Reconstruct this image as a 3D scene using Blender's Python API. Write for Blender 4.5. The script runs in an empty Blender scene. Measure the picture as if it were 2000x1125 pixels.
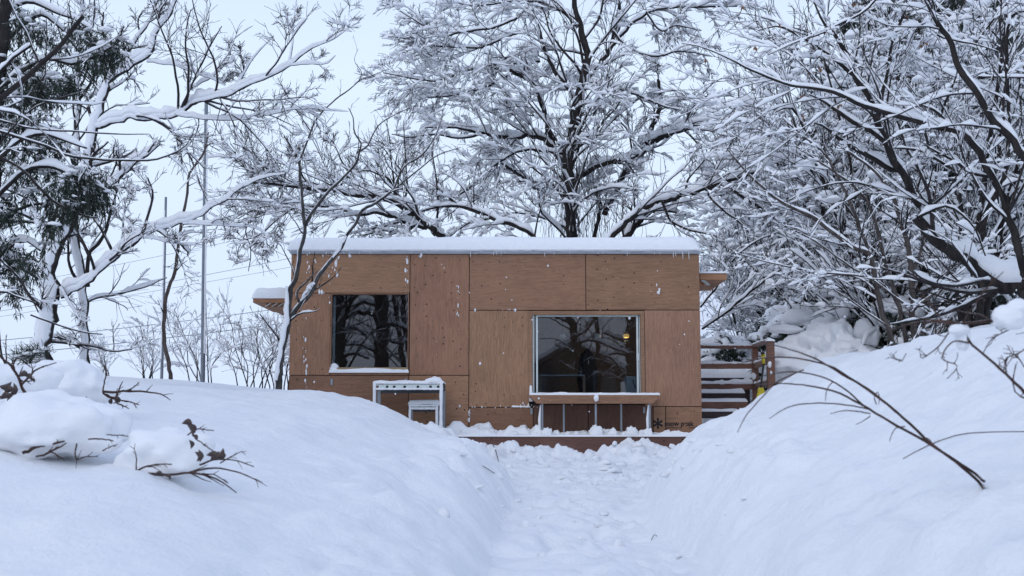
import bpy, math, random
import numpy as np
from mathutils import Vector, noise as mnoise

# ------------------------------------------------------------------ basics
F = 2330.0; ZC = 1.2; PITCH = math.radians(6.56)
CP, SP = math.cos(PITCH), math.sin(PITCH)
SC = bpy.context.scene
COL = SC.collection
rng = np.random.default_rng(7)
R = random.Random(11)

def P(px, py, Y):
    u = (px - 1000.0) / F; v = -(py - 562.5) / F
    dx, dy, dz = u, CP - v * SP, SP + v * CP
    s = Y / dy
    return np.array([dx * s, Y, ZC + dz * s])

def nrm(a):
    return a / np.maximum(np.linalg.norm(a, axis=-1, keepdims=True), 1e-9)

# ------------------------------------------------------------------ value noise (numpy)
def _h(ix, iy, s):
    n = (ix * 374761393 + iy * 668265263 + s * 974634777) & 0xffffffff
    n = ((n ^ (n >> 13)) * 1274126177) & 0xffffffff
    n = n ^ (n >> 16)
    return (n & 0xffff) / 65535.0
def vn(x, y, s=0):
    x = np.asarray(x, float); y = np.asarray(y, float)
    ix = np.floor(x).astype(np.int64); iy = np.floor(y).astype(np.int64)
    fx = x - ix; fy = y - iy
    fx = fx * fx * fx * (fx * (fx * 6 - 15) + 10); fy = fy * fy * fy * (fy * (fy * 6 - 15) + 10)
    a = _h(ix, iy, s); b = _h(ix + 1, iy, s); c = _h(ix, iy + 1, s); d = _h(ix + 1, iy + 1, s)
    return (a * (1 - fx) + b * fx) * (1 - fy) + (c * (1 - fx) + d * fx) * fy - 0.5
def fbm(x, y, s=0, o=4, g=0.5):
    t = 0; a = 1.0
    for k in range(o):
        t = t + a * vn(x * 2 ** k + 17.3 * k, y * 2 ** k - 9.1 * k, s + k); a *= g
    return t
def ss(a, b, x):
    t = np.clip((x - a) / (b - a), 0, 1); return t * t * (3 - 2 * t)

# ------------------------------------------------------------------ materials
def mat(name):
    m = bpy.data.materials.new(name); m.use_nodes = True
    nt = m.node_tree; b = nt.nodes['Principled BSDF']
    return m, nt, b
def N(nt, t, **kw):
    n = nt.nodes.new(t)
    for k, v in kw.items():
        if k.startswith('_'): setattr(n, k[1:], v)
        else: n.inputs[k.replace('__', ' ')].default_value = v
    return n
def L(nt, a, b): nt.links.new(a, b)
def ramp(nt, stops, fac):
    r = nt.nodes.new('ShaderNodeValToRGB'); e = r.color_ramp.elements
    while len(e) < len(stops): e.new(0.5)
    for i, (p, c) in enumerate(stops):
        e[i].position = p; e[i].color = (*c, 1)
    L(nt, fac, r.inputs[0]); return r

def snow_material(name, bump=0.35, scale=9.0, fine=True):
    m, nt, b = mat(name)
    b.inputs['Roughness'].default_value = 0.7
    b.inputs['Specular IOR Level'].default_value = 0.25
    tc = nt.nodes.new('ShaderNodeTexCoord')
    n1 = N(nt, 'ShaderNodeTexNoise', Scale=scale, Detail=6.0, Roughness=0.62)
    L(nt, tc.outputs['Object'], n1.inputs['Vector'])
    cr = ramp(nt, [(0.3, (.85, .86, .89)), (0.7, (.9, .905, .915))], n1.outputs['Fac'])
    L(nt, cr.outputs[0], b.inputs['Base Color'])
    n2 = N(nt, 'ShaderNodeTexNoise', Scale=scale * 7, Detail=4.0, Roughness=0.7)
    L(nt, tc.outputs['Object'], n2.inputs['Vector'])
    ad = N(nt, 'ShaderNodeMath', _operation='MULTIPLY_ADD'); ad.inputs[1].default_value = 0.22
    L(nt, n2.outputs['Fac'], ad.inputs[0]); L(nt, n1.outputs['Fac'], ad.inputs[2])
    bp = N(nt, 'ShaderNodeBump', Strength=bump, Distance=0.05)
    L(nt, ad.outputs[0], bp.inputs['Height']); L(nt, bp.outputs[0], b.inputs['Normal'])
    return m
M_SNOW = snow_material('snow_ground_mat', 0.6, 8.0)
M_SNOWB = snow_material('snow_load_mat', 0.2, 12.0)

def bark_material(name, c0, c1, snow_lo=0.62, snow_hi=0.78, side=None, scale=18.0):
    """dark bark; thin snow sticks where the surface faces up (and, if side, to the windward side)"""
    m, nt, b = mat(name)
    b.inputs['Roughness'].default_value = 0.85
    b.inputs['Specular IOR Level'].default_value = 0.2
    tc = nt.nodes.new('ShaderNodeTexCoord')
    mp = N(nt, 'ShaderNodeMapping'); mp.inputs['Scale'].default_value = (1, 1, .3)
    L(nt, tc.outputs['Object'], mp.inputs['Vector'])
    n1 = N(nt, 'ShaderNodeTexNoise', Scale=scale, Detail=5.0, Roughness=.65)
    L(nt, mp.outputs[0], n1.inputs['Vector'])
    cr = ramp(nt, [(.35, c0), (.68, c1)], n1.outputs['Fac'])
    ge = nt.nodes.new('ShaderNodeNewGeometry')
    sx = nt.nodes.new('ShaderNodeSeparateXYZ'); L(nt, ge.outputs['Normal'], sx.inputs[0])
    n3 = N(nt, 'ShaderNodeTexNoise', Scale=4.5 if side else 9.0, Detail=5.0, Roughness=.6)
    L(nt, tc.outputs['Object'], n3.inputs['Vector'])
    ad = N(nt, 'ShaderNodeMath', _operation='MULTIPLY_ADD'); ad.inputs[1].default_value = 1.3 if side else .5
    L(nt, n3.outputs['Fac'], ad.inputs[0])
    if side:
        dp = N(nt, 'ShaderNodeVectorMath', _operation='DOT_PRODUCT'); dp.inputs[1].default_value = side
        L(nt, ge.outputs['Normal'], dp.inputs[0]); L(nt, dp.outputs['Value'], ad.inputs[2])
    else:
        L(nt, sx.outputs['Z'], ad.inputs[2])
    mr = N(nt, 'ShaderNodeMapRange'); off = .65 if side else .25
    mr.inputs['From Min'].default_value = snow_lo + off; mr.inputs['From Max'].default_value = snow_hi + off
    L(nt, ad.outputs[0], mr.inputs['Value'])
    mx = N(nt, 'ShaderNodeMix', _data_type='RGBA')
    L(nt, mr.outputs[0], mx.inputs['Factor']); L(nt, cr.outputs[0], mx.inputs[6]); mx.inputs[7].default_value = (.84, .85, .88, 1)
    L(nt, mx.outputs[2], b.inputs['Base Color'])
    bp = N(nt, 'ShaderNodeBump', Strength=.6, Distance=.02); L(nt, n1.outputs['Fac'], bp.inputs['Height']); L(nt, bp.outputs[0], b.inputs['Normal'])
    return m
M_BARK = bark_material('dark_wet_bark', (.012, .011, .012), (.045, .038, .035))
M_BARKW = bark_material('windblown_bark', (.014, .012, .012), (.06, .05, .045), .36, .5, side=(-.12, -.95, .2))
M_BARKS = bark_material('sapling_bark', (.03, .028, .028), (.11, .1, .095), .62, .74, side=(-.7, -.3, .4))
M_STEM = bark_material('grey_brown_stem', (.04, .034, .032), (.12, .1, .09), .62, .8)
M_TWIG = bark_material('twig_bark', (.02, .017, .019), (.05, .042, .04), .6, .8)
M_REED = bark_material('brown_stem', (.035, .022, .02), (.1, .06, .048), .9, 1.1)

def simple(name, col, rough=.6, metal=0.0, var=.15, scale=20.0, emit=None):
    m, nt, b = mat(name)
    b.inputs['Roughness'].default_value = rough; b.inputs['Metallic'].default_value = metal
    tc = nt.nodes.new('ShaderNodeTexCoord')
    n = N(nt, 'ShaderNodeTexNoise', Scale=scale, Detail=4.0, Roughness=.6)
    L(nt, tc.outputs['Object'], n.inputs['Vector'])
    r = ramp(nt, [(.3, tuple(c * (1 - var) for c in col)), (.7, tuple(min(1, c * (1 + var)) for c in col))], n.outputs['Fac'])
    L(nt, r.outputs[0], b.inputs['Base Color'])
    if emit:
        b.inputs['Emission Color'].default_value = (*emit[0], 1); b.inputs['Emission Strength'].default_value = emit[1]
    return m
M_NEEDLE = simple('conifer_needles', (.02, .033, .021), .7, var=.5, scale=4.0)
M_LEAFD = simple('dark_leathery_leaf', (.04, .022, .02), .45, var=.5, scale=30.0)
M_LEAFB = simple('dry_brown_leaf', (.2, .09, .04), .7, var=.3)
M_LEAFY = simple('yellow_leaf', (.3, .2, .03), .7, var=.3)
M_STEEL = simple('galvanised_steel', (.3, .33, .36), .4, .6, .12, 6.0)
M_STEELD = simple('grey_steel_shelf', (.1, .115, .13), .5, .3, .15, 8.0)
M_FASCIA = simple('roof_edge_metal', (.42, .45, .5), .4, .2, .1, 3.0)
M_ALU = simple('white_aluminium', (.62, .68, .66), .4, .1, .05)
M_DARK = simple('dark_gap', (.015, .012, .011), .9)
M_INT = simple('interior_wood', (.42, .33, .28), .8)
M_LOGO = simple('black_print', (.012, .011, .014), .7)
M_YEL = simple('yellow_plastic', (.6, .48, .02), .4)
M_BLK = simple('black_rubber', (.012, .012, .013), .5)
M_PAPER = simple('pale_curtain', (.5, .53, .55), .8)
M_BLUE = simple('dark_blue_cloth', (.035, .04, .055), .9, var=.4, scale=3.0)
M_CABLE = simple('power_cable', (.1, .11, .13), .6)
M_ROOFD = simple('dark_house_wall', (.04, .03, .025), .8)

def wood(name, base, grain='h', knots=True, dark=.55, wet=0.0, gs=1.0):
    m, nt, b = mat(name)
    b.inputs['Roughness'].default_value = .62
    b.inputs['Specular IOR Level'].default_value = .3
    tc = nt.nodes.new('ShaderNodeTexCoord'); oi = nt.nodes.new('ShaderNodeObjectInfo')
    ofs = N(nt, 'ShaderNodeVectorMath', _operation='MULTIPLY_ADD')
    cmb = nt.nodes.new('ShaderNodeCombineXYZ')
    for k in range(3): L(nt, oi.outputs['Random'], cmb.inputs[k])
    ofs.inputs[1].default_value = (37, 11, 53)
    L(nt, cmb.outputs[0], ofs.inputs[0]); L(nt, tc.outputs['Object'], ofs.inputs[2])
    mp = N(nt, 'ShaderNodeMapping')
    mp.inputs['Scale'].default_value = (1.1 * gs, 1, 9 * gs) if grain == 'h' else (9 * gs, 1, 1.1 * gs)
    L(nt, ofs.outputs[0], mp.inputs['Vector'])
    n0 = N(nt, 'ShaderNodeTexNoise', Scale=1.3, Detail=2.0, Roughness=.5, Distortion=1.2)
    L(nt, mp.outputs[0], n0.inputs['Vector'])
    # cathedral figure: rings of the low-frequency field
    sn = N(nt, 'ShaderNodeMath', _operation='MULTIPLY'); sn.inputs[1].default_value = 46.0; L(nt, n0.outputs['Fac'], sn.inputs[0])
    si = N(nt, 'ShaderNodeMath', _operation='SINE'); L(nt, sn.outputs[0], si.inputs[0])
    mp2 = N(nt, 'ShaderNodeMapping')
    mp2.inputs['Scale'].default_value = (3, 1, 60) if grain == 'h' else (60, 1, 3)
    L(nt, ofs.outputs[0], mp2.inputs['Vector'])
    n1 = N(nt, 'ShaderNodeTexNoise', Scale=1.6, Detail=5.0, Roughness=.7); L(nt, mp2.outputs[0], n1.inputs['Vector'])
    s2 = N(nt, 'ShaderNodeMath', _operation='MULTIPLY_ADD'); s2.inputs[1].default_value = .085
    L(nt, si.outputs[0], s2.inputs[0]); L(nt, n1.outputs['Fac'], s2.inputs[2])
    n4 = N(nt, 'ShaderNodeTexNoise', Scale=1.4, Detail=5.0, Roughness=.6); L(nt, ofs.outputs[0], n4.inputs['Vector'])
    s3 = N(nt, 'ShaderNodeMath', _operation='MULTIPLY_ADD'); s3.inputs[1].default_value = .62
    L(nt, n4.outputs['Fac'], s3.inputs[0]); L(nt, s2.outputs[0], s3.inputs[2])
    lo = tuple(c * (dark + .17) for c in base); hi = tuple(c * 1.22 for c in base)
    cr = ramp(nt, [(.55, lo), (.8, base), (1.08, hi)], s3.outputs[0])
    hv = N(nt, 'ShaderNodeHueSaturation'); L(nt, cr.outputs[0], hv.inputs['Color'])
    hu = N(nt, 'ShaderNodeMapRange'); hu.inputs['To Min'].default_value = .494; hu.inputs['To Max'].default_value = .505; fr_ = N(nt, 'ShaderNodeMath', _operation='FRACT'); ml_ = N(nt, 'ShaderNodeMath', _operation='MULTIPLY'); ml_.inputs[1].default_value = 7.3; L(nt, oi.outputs['Random'], ml_.inputs[0]); L(nt, ml_.outputs[0], fr_.inputs[0]); L(nt, fr_.outputs[0], hu.inputs['Value']); L(nt, hu.outputs[0], hv.inputs['Hue'])
    mr = N(nt, 'ShaderNodeMapRange'); mr.inputs['To Min'].default_value = .76; mr.inputs['To Max'].default_value = 1.16
    L(nt, oi.outputs['Random'], mr.inputs['Value']); L(nt, mr.outputs[0], hv.inputs['Value'])
    out = hv.outputs[0]
    if knots:
        sxy = nt.nodes.new('ShaderNodeSeparateXYZ'); L(nt, ofs.outputs[0], sxy.inputs[0])
        cxy = nt.nodes.new('ShaderNodeCombineXYZ'); L(nt, sxy.outputs['X'], cxy.inputs[0]); L(nt, sxy.outputs['Z'], cxy.inputs[1])
        vo = N(nt, 'ShaderNodeTexVoronoi', _voronoi_dimensions='2D', Scale=7.5, Randomness=.95); L(nt, cxy.outputs[0], vo.inputs['Vector'])
        sc = nt.nodes.new('ShaderNodeSeparateColor'); L(nt, vo.outputs['Color'], sc.inputs[0])
        nk = N(nt, 'ShaderNodeTexNoise', Scale=1.1, Detail=1.0); L(nt, ofs.outputs[0], nk.inputs['Vector'])
        th = N(nt, 'ShaderNodeMapRange'); th.inputs['From Min'].default_value = .35; th.inputs['From Max'].default_value = 1.0
        th.inputs['To Min'].default_value = .0; th.inputs['To Max'].default_value = .085
        am_ = N(nt, 'ShaderNodeMath', _operation='MULTIPLY_ADD'); am_.inputs[1].default_value = 1.6; am_.inputs[2].default_value = -.8
        L(nt, nk.outputs['Fac'], am_.inputs[0]); a2_ = N(nt, 'ShaderNodeMath', _operation='ADD'); L(nt, am_.outputs[0], a2_.inputs[0]); L(nt, sc.outputs[0], a2_.inputs[1]); L(nt, a2_.outputs[0], th.inputs['Value'])
        lt = N(nt, 'ShaderNodeMath', _operation='LESS_THAN'); L(nt, vo.outputs['Distance'], lt.inputs[0]); L(nt, th.outputs[0], lt.inputs[1])
        mk = N(nt, 'ShaderNodeMix', _data_type='RGBA'); L(nt, lt.outputs[0], mk.inputs['Factor'])
        L(nt, out, mk.inputs[6]); mk.inputs[7].default_value = (.03, .016, .012, 1); out = mk.outputs[2]
    L(nt, out, b.inputs['Base Color'])
    bp = N(nt, 'ShaderNodeBump', Strength=.12, Distance=.01); L(nt, n1.outputs['Fac'], bp.inputs['Height']); L(nt, bp.outputs[0], b.inputs['Normal'])
    return m
WB = (.285, .152, .09)
M_PLH = wood('plywood_horizontal', WB, 'h')
M_PLV = wood('plywood_vertical', WB, 'v')
M_PLC = wood('plywood_clear', (.325, .185, .112), 'v', knots=False)
M_FRAME = wood('timber_frame', (.3, .165, .1), 'h', knots=False)
M_AWN = wood('awning_timber', (.36, .19, .1), 'h', knots=False)
M_DECK = wood('deck_fascia', (.15, .075, .058), 'h', knots=True, gs=.6)
M_DARKW = wood('dark_cladding', (.15, .082, .056), 'v', knots=False)  # darker red-brown wood for the boards below the counter
M_RAIL = wood('brown_rail', (.19, .098, .068), 'h', knots=False)
M_RAILD = wood('dark_step_board', (.05, .035, .035), 'h', knots=False)

def glass_material():
    m = bpy.data.materials.new('window_glass'); m.use_nodes = True
    nt = m.node_tree; nt.nodes.clear()
    o = nt.nodes.new('ShaderNodeOutputMaterial')
    t = nt.nodes.new('ShaderNodeBsdfTransparent'); t.inputs[0].default_value = (.72, .76, .78, 1)
    g = nt.nodes.new('ShaderNodeBsdfGlossy'); g.inputs['Roughness'].default_value = 0.0; g.inputs[0].default_value = (1, .96, .97, 1)
    mx = nt.nodes.new('ShaderNodeMixShader'); mx.inputs[0].default_value = .062
    L(nt, t.outputs[0], mx.inputs[1]); L(nt, g.outputs[0], mx.inputs[2]); L(nt, mx.outputs[0], o.inputs[0])
    return m
M_GLASS = glass_material()

# ------------------------------------------------------------------ mesh building
class Geo:
    def __init__(s): s.v = []; s.q = []; s.t = []; s.n = 0
    def add(s, v, q=None, t=None):
        v = np.asarray(v, np.float32).reshape(-1, 3)
        if q is not None and len(q): s.q.append(np.asarray(q, np.int32).reshape(-1, 4) + s.n)
        if t is not None and len(t): s.t.append(np.asarray(t, np.int32).reshape(-1, 3) + s.n)
        s.v.append(v); s.n += len(v); return s
    def box(s, x0, x1, y0, y1, z0, z1):
        v = [(x0,y0,z0),(x1,y0,z0),(x1,y1,z0),(x0,y1,z0),(x0,y0,z1),(x1,y0,z1),(x1,y1,z1),(x0,y1,z1)]
        q = [(0,3,2,1),(4,5,6,7),(0,1,5,4),(1,2,6,5),(2,3,7,6),(3,0,4,7)]
        return s.add(v, q)
    def beam(s, a, b, w, h, up=(0,0,1)):
        """rectangular bar from a to b, w across, h along 'up'"""
        a = np.array(a, float); b = np.array(b, float); t = nrm(b - a); up = np.array(up, float)
        if abs(t @ up) > .95: up = np.array((0, 1.0, 0))
        sd = nrm(np.cross(t, up)); u2 = np.cross(sd, t)
        vs = []
        for p in (a, b):
            for i, j in ((-1,-1),(1,-1),(1,1),(-1,1)): vs.append(p + sd * w / 2 * i + u2 * h / 2 * j)
        return s.add(vs, [(0,1,2,3),(7,6,5,4),(0,4,5,1),(1,5,6,2),(2,6,7,3),(3,7,4,0)])
    def build(s, name, m, parent=None, smooth=False, loc=None, bevel=0):
        me = bpy.data.meshes.new(name)
        V = np.concatenate(s.v) if s.v else np.zeros((0, 3), np.float32)
        base = np.zeros(3)
        if parent is not None:
            p = parent
            while p is not None: base = base + np.array(p.location); p = p.parent
        if loc is not None: base = base + 0; V = V - np.array(loc, np.float32)
        elif parent is not None: V = V - base.astype(np.float32)
        Q = np.concatenate(s.q) if s.q else np.zeros((0, 4), np.int32)
        T = np.concatenate(s.t) if s.t else np.zeros((0, 3), np.int32)
        me.vertices.add(len(V)); me.vertices.foreach_set('co', V.astype(np.float32).ravel())
        nl = len(Q) * 4 + len(T) * 3
        me.loops.add(nl); me.loops.foreach_set('vertex_index', np.concatenate([Q.ravel(), T.ravel()]).astype(np.int32))
        me.polygons.add(len(Q) + len(T))
        ls = np.concatenate([np.arange(len(Q)) * 4, len(Q) * 4 + np.arange(len(T)) * 3]).astype(np.int32)
        me.polygons.foreach_set('loop_start', ls)
        try: me.polygons.foreach_set('loop_total', np.concatenate([np.full(len(Q), 4), np.full(len(T), 3)]).astype(np.int32))
        except Exception: pass
        me.polygons.foreach_set('use_smooth', np.full(len(Q) + len(T), bool(smooth)))
        me.update(calc_edges=True)
        me.materials.append(m)
        o = bpy.data.objects.new(name, me); COL.objects.link(o)
        if parent is not None: o.parent = parent
        if loc is not None: o.location = loc
        if bevel:
            md = o.modifiers.new('bevel', 'BEVEL'); md.width = bevel; md.segments = 2; md.limit_method = 'ANGLE'
        return o

def tag(o, label=None, cat=None, group=None, kind=None):
    if label: o['label'] = label
    if cat: o['category'] = cat
    if group: o['group'] = group
    if kind: o['kind'] = kind
    return o
def empty(name, loc, label, cat, group=None):
    o = bpy.data.objects.new(name, None); COL.objects.link(o); o.location = tuple(float(c) for c in loc)
    o.empty_display_size = .2
    return tag(o, label, cat, group)

# ---- tubes, in batches: pts (M,K,3), rad (M,K)
def frames(pts):
    t = np.gradient(pts, axis=1); t = nrm(t)
    mt = nrm(pts[:, -1] - pts[:, 0])
    ref = np.where(np.abs(mt[:, 2:3]) > .85, np.array([[0, 1., 0]]), np.array([[0, 0, 1.]]))[:, None, :]
    sd = nrm(np.cross(t, np.broadcast_to(ref, t.shape))); up = np.cross(sd, t)
    return t, sd, up
def grid_faces(M, K, n, closed=True):
    i = np.arange(M)[:, None, None] * K * n; k = np.arange(K - 1)[None, :, None] * n
    j = np.arange(n if closed else n - 1)[None, None, :]; j2 = (j + 1) % n
    a = i + k + j; b = i + k + j2; c = i + k + n + j2; d = i + k + n + j
    return np.stack([a, b, c, d], -1).reshape(-1, 4)
def tubes(geo, pts, rad, n=5, jit=0.0):
    M, K = rad.shape
    if M == 0: return
    t, sd, up = frames(pts)
    an = np.linspace(0, 2 * np.pi, n, endpoint=False)
    rr = rad[:, :, None]
    if jit: rr = rr * (1 + jit * (rng.random((M, K, n)) - .5))
    v = pts[:, :, None, :] + rr[..., None] * (np.cos(an)[None, None, :, None] * sd[:, :, None, :] + np.sin(an)[None, None, :, None] * up[:, :, None, :])
    geo.add(v, grid_faces(M, K, n))
SNP = np.array([(-.8, -.04), (-1.0, .5), (-.42, 1.0), (.42, 1.0), (1.0, .5), (.8, -.04)])
def snow_tubes(geo, pts, rad, w=.02, h=.05, lump=.5, keep=.8, wr=1.0, gap=0.0, minh=.0, vert=.75, rs=0.0):
    """snow lying along branches: thick where they run level, thin where steep"""
    M, K = rad.shape
    if M == 0: return
    sel = rng.random(M) < keep
    pts = pts[sel]; rad = rad[sel]; M = len(pts)
    if M == 0: return
    t = nrm(np.gradient(pts, axis=1))
    hz = np.sqrt(np.clip(1 - t[..., 2] ** 2, 0, 1))
    hz = np.clip((hz - (1 - vert)) / vert, 0, 1)
    zz = np.array([0, 0, 1.0])
    sd = np.cross(t, np.broadcast_to(zz, t.shape)); ln = np.linalg.norm(sd, axis=-1, keepdims=True)
    sd = np.where(ln > .05, sd / np.maximum(ln, 1e-6), np.array([1.0, 0, 0]))
    up = nrm(np.cross(sd, t)); up = nrm(up * .35 + zz * .65)
    nz = 1 + lump * (rng.random((M, K)) - .5) * 2
    if K <= 16 and lump > .85: nz = np.maximum(nz, .05) * (rng.random((M, K)) > .22) * 1.15
    if K > 16: nz = 1 + lump * 1.6 * (fbm(np.arange(K)[None, :] * .45 + rng.random((M, 1)) * 99, np.arange(M)[:, None] * 7.7, 3, 3))
    if gap: nz = nz * (fbm(np.arange(K)[None, :] * .3 + rng.random((M, 1)) * 99, np.arange(M)[:, None] * 3.3, 9, 2) > -.35 + gap * .5).astype(float)
    en = np.ones(K); en[0] = .25; en[-1] = .12
    W = (rad * wr + w * np.clip(nz, .25, 2)) * (.25 + .75 * hz) * en
    H = (minh + h * np.clip(nz, .02, 3)) * hz * en + rad * .2
    if rs: H = H * np.clip(rad / rs, .12, 1.25); W = W * np.clip(.6 + .4 * rad / rs, .4, 1.2)
    n = len(SNP)
    jx = 1 + .25 * (rng.random((M, K, n)) - .5)
    v = pts[:, :, None, :] + (W[:, :, None] * SNP[None, None, :, 0] * jx)[..., None] * sd[:, :, None, :] \
        + (rad[:, :, None] * (.6 if K > 16 else .35) + H[:, :, None] * SNP[None, None, :, 1] * jx)[..., None] * up[:, :, None, :]
    geo.add(v, grid_faces(M, K, n))

def smooth_path(pl, K, jit=0.0):
    """polyline (with radius) -> K points, Catmull-Rom, with a little wander"""
    a = np.asarray(pl, float)
    if len(a) == 2: a = np.vstack([a[0], a.mean(0), a[1]])
    p = np.vstack([2 * a[0] - a[1], a, 2 * a[-1] - a[-2]])
    seg = np.linalg.norm(np.diff(a[:, :3], axis=0), axis=1); cum = np.concatenate([[0], np.cumsum(seg)])
    s = np.linspace(0, cum[-1], K); i = np.clip(np.searchsorted(cum, s, 'right') - 1, 0, len(seg) - 1)
    u = ((s - cum[i]) / np.maximum(seg[i], 1e-9))[:, None]
    p0, p1, p2, p3 = p[i], p[i + 1], p[i + 2], p[i + 3]
    o = .5 * (2 * p1 + (p2 - p0) * u + (2 * p0 - 5 * p1 + 4 * p2 - p3) * u ** 2 + (3 * p1 - p0 - 3 * p2 + p3) * u ** 3)
    o[:, 3] = np.maximum(o[:, 3], .001)
    if jit:
        w = rng.normal(0, 1, (K, 3)); w = (w + np.roll(w, 1, 0)) * .5; w[0] = 0
        o[:, :3] += w * o[:, 3:4] * jit
    return o
def limb(pxl, Y, K=None, yj=0.0, jit=.35):
    """pixel polyline [(px,py,r_px[,dY])] at depth Y -> smooth limb"""
    a = []
    for q in pxl:
        y = Y + (q[3] if len(q) > 3 else 0)
        a.append([*P(q[0], q[1], y), q[2] / F * y])
    a = np.array(a)
    ln = np.linalg.norm(np.diff(a[:, :3], axis=0), axis=1).sum()
    K = K or int(np.clip(ln / .07, 10, 60))
    return smooth_path(a, K, jit)

def grow(pts, rad, n, ratio, ang, K, t0=.15, t1=1.0, up=.12, flat=.0, wig=.18, rr=.55, grav=0.0, rmin=.002, lmin=.05, lmax=9, rj=.5, lens=None, base=None, rmaxc=9.):
    """children of a batch of branches. n may be float (mean count)"""
    M, Kp = rad.shape
    if lens is None:
        lens = np.linalg.norm(np.diff(pts, axis=1), axis=2).sum(1)
    cnt = np.floor(n * np.ones(M) + rng.random(M)).astype(int) if np.ndim(n) == 0 else np.floor(n + rng.random(M)).astype(int)
    idx = np.repeat(np.arange(M), cnt); C = len(idx)
    if C == 0: return np.zeros((0, K, 3)), np.zeros((0, K))
    tt = t0 + (t1 - t0) * rng.random(C)
    f = tt * (Kp - 1); i = np.minimum(f.astype(int), Kp - 2); u = (f - i)[:, None]
    p = pts[idx, i] * (1 - u) + pts[idx, i + 1] * u
    r = rad[idx, i] * (1 - u[:, 0]) + rad[idx, i + 1] * u[:, 0]
    t = nrm(pts[idx, i + 1] - pts[idx, i])
    rd = nrm(rng.normal(0, 1, (C, 3))); rd[:, 1] *= 1.0
    pr = nrm(rd - (rd * t).sum(1)[:, None] * t)
    pr[:, 2] *= (1 - flat); pr = nrm(pr)
    a = np.radians(ang) * (1 + .5 * (rng.random(C) - .5))
    d = nrm(np.cos(a)[:, None] * t + np.sin(a)[:, None] * pr + np.array([0, 0, up]))
    ln = lens[idx] * ratio * (1.15 - .65 * tt) * (1 - rj / 2 + rj * rng.random(C))
    ln = np.clip(ln, lmin, lmax)
    if base is not None: ln = base * (1 - rj / 2 + rj * rng.random(C))
    st = (ln / (K - 1))[:, None]
    out = np.zeros((C, K, 3)); out[:, 0] = p
    w = rng.normal(0, wig, (C, 3))
    for k in range(1, K):
        w = w * .4 + rng.normal(0, wig, (C, 3))
        d = nrm(d + w * .8 + np.array([0, 0, -grav * k / K]))
        out[:, k] = out[:, k - 1] + d * st
    r0 = np.minimum(np.maximum(r * rr, rmin * 1.3), rmaxc)
    R_ = r0[:, None] * np.linspace(1, .35, K)[None, :]
    R_ = np.maximum(R_, rmin * .8)
    return out, R_

ICO = None
def ico():
    global ICO
    if ICO is None:
        import bmesh
        bm = bmesh.new(); bmesh.ops.create_icosphere(bm, subdivisions=2, radius=1)
        ICO = (np.array([v.co[:] for v in bm.verts]), np.array([[l.vert.index for l in f.loops] for f in bm.faces])); bm.free()
    return ICO
def pads(geo, c, r, flat=.55, jit=.35, seed=0, stretch=None):
    """many small snow pads (deformed, flattened spheres)"""
    v, f = ico(); M = len(c)
    if M == 0: return
    c = np.asarray(c); r = np.broadcast_to(np.asarray(r, float), (M,))
    dirs = nrm(rng.normal(0, 1, (M, 5, 3)))
    dot = np.einsum('vj,mkj->mvk', v, dirs)
    s = 1 + jit * (np.sin(dot * 3.1 + rng.random((M, 1, 5)) * 6.28)).mean(-1)
    sc = np.stack([1 + .4 * rng.random(M), 1 + .4 * rng.random(M), flat * (.8 + .5 * rng.random(M))], -1)
    vv = v[None] * s[..., None] * sc[:, None, :] * r[:, None, None]
    vv[..., 2] = np.where(vv[..., 2] < 0, vv[..., 2] * .45, vv[..., 2])
    a = rng.random(M) * 6.28; ca, sa = np.cos(a)[:, None], np.sin(a)[:, None]
    x = vv[..., 0] * ca - vv[..., 1] * sa; y = vv[..., 0] * sa + vv[..., 1] * ca
    vv = np.stack([x, y, vv[..., 2]], -1) + c[:, None, :]
    geo.add(vv, t=(f[None] + (np.arange(M) * len(v))[:, None, None]).reshape(-1, 3))
def blob(geo, c, rad, seed=0, amp=.22, fr=1.3, nu=56, nv=34, base=.35):
    """one big lump of snow, dense enough for close view"""
    th = np.linspace(0, 2 * np.pi, nu, endpoint=False); ph = np.linspace(.02, np.pi - .02, nv)
    T_, P_ = np.meshgrid(th, ph)
    d = np.stack([np.sin(P_) * np.cos(T_), np.sin(P_) * np.sin(T_), np.cos(P_)], -1)
    v = np.zeros_like(d)
    for i in range(nv):
        for j in range(nu):
            q = Vector(d[i, j]) * fr + Vector((seed * 3.7, seed * 1.3, seed))
            s = 1 + amp * mnoise.fractal(q, .9, 2.0, 3)
            v[i, j] = d[i, j] * s
    v *= np.array(rad); v[..., 2] = np.where(v[..., 2] < 0, v[..., 2] * base, v[..., 2]); v += np.array(c)
    geo.add(v, grid_faces(1, nv, nu)[:, ::-1])
def needles(geo, p, d, ln, wd, droop=.3, n=1):
    """thin pointed leaf blades: p,d (M,3)"""
    M = len(p)
    if M == 0: return
    d = nrm(d + np.array([0, 0, -droop])); sd = nrm(np.cross(d, nrm(rng.normal(0, 1, (M, 3)))))
    ln = np.broadcast_to(ln, (M,))[:, None] * (.6 + .8 * rng.random((M, 1))); wd = np.broadcast_to(wd, (M,))[:, None]
    nn = np.cross(d, sd)
    v = np.stack([p, p + d * ln * .45 + sd * wd, p + d * ln + nn * ln * .12, p + d * ln * .45 - sd * wd], 1)
    q = np.arange(M)[:, None] * 4 + np.array([0, 1, 2, 3])
    geo.add(v, q)
def remesh(o, v=.03):
    m = o.modifiers.new('merge', 'REMESH'); m.mode = 'VOXEL'; m.voxel_size = v; m.use_smooth_shade = True
    k = o.modifiers.new('soft', 'SMOOTH'); k.factor = .5; k.iterations = 2
    return o
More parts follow.
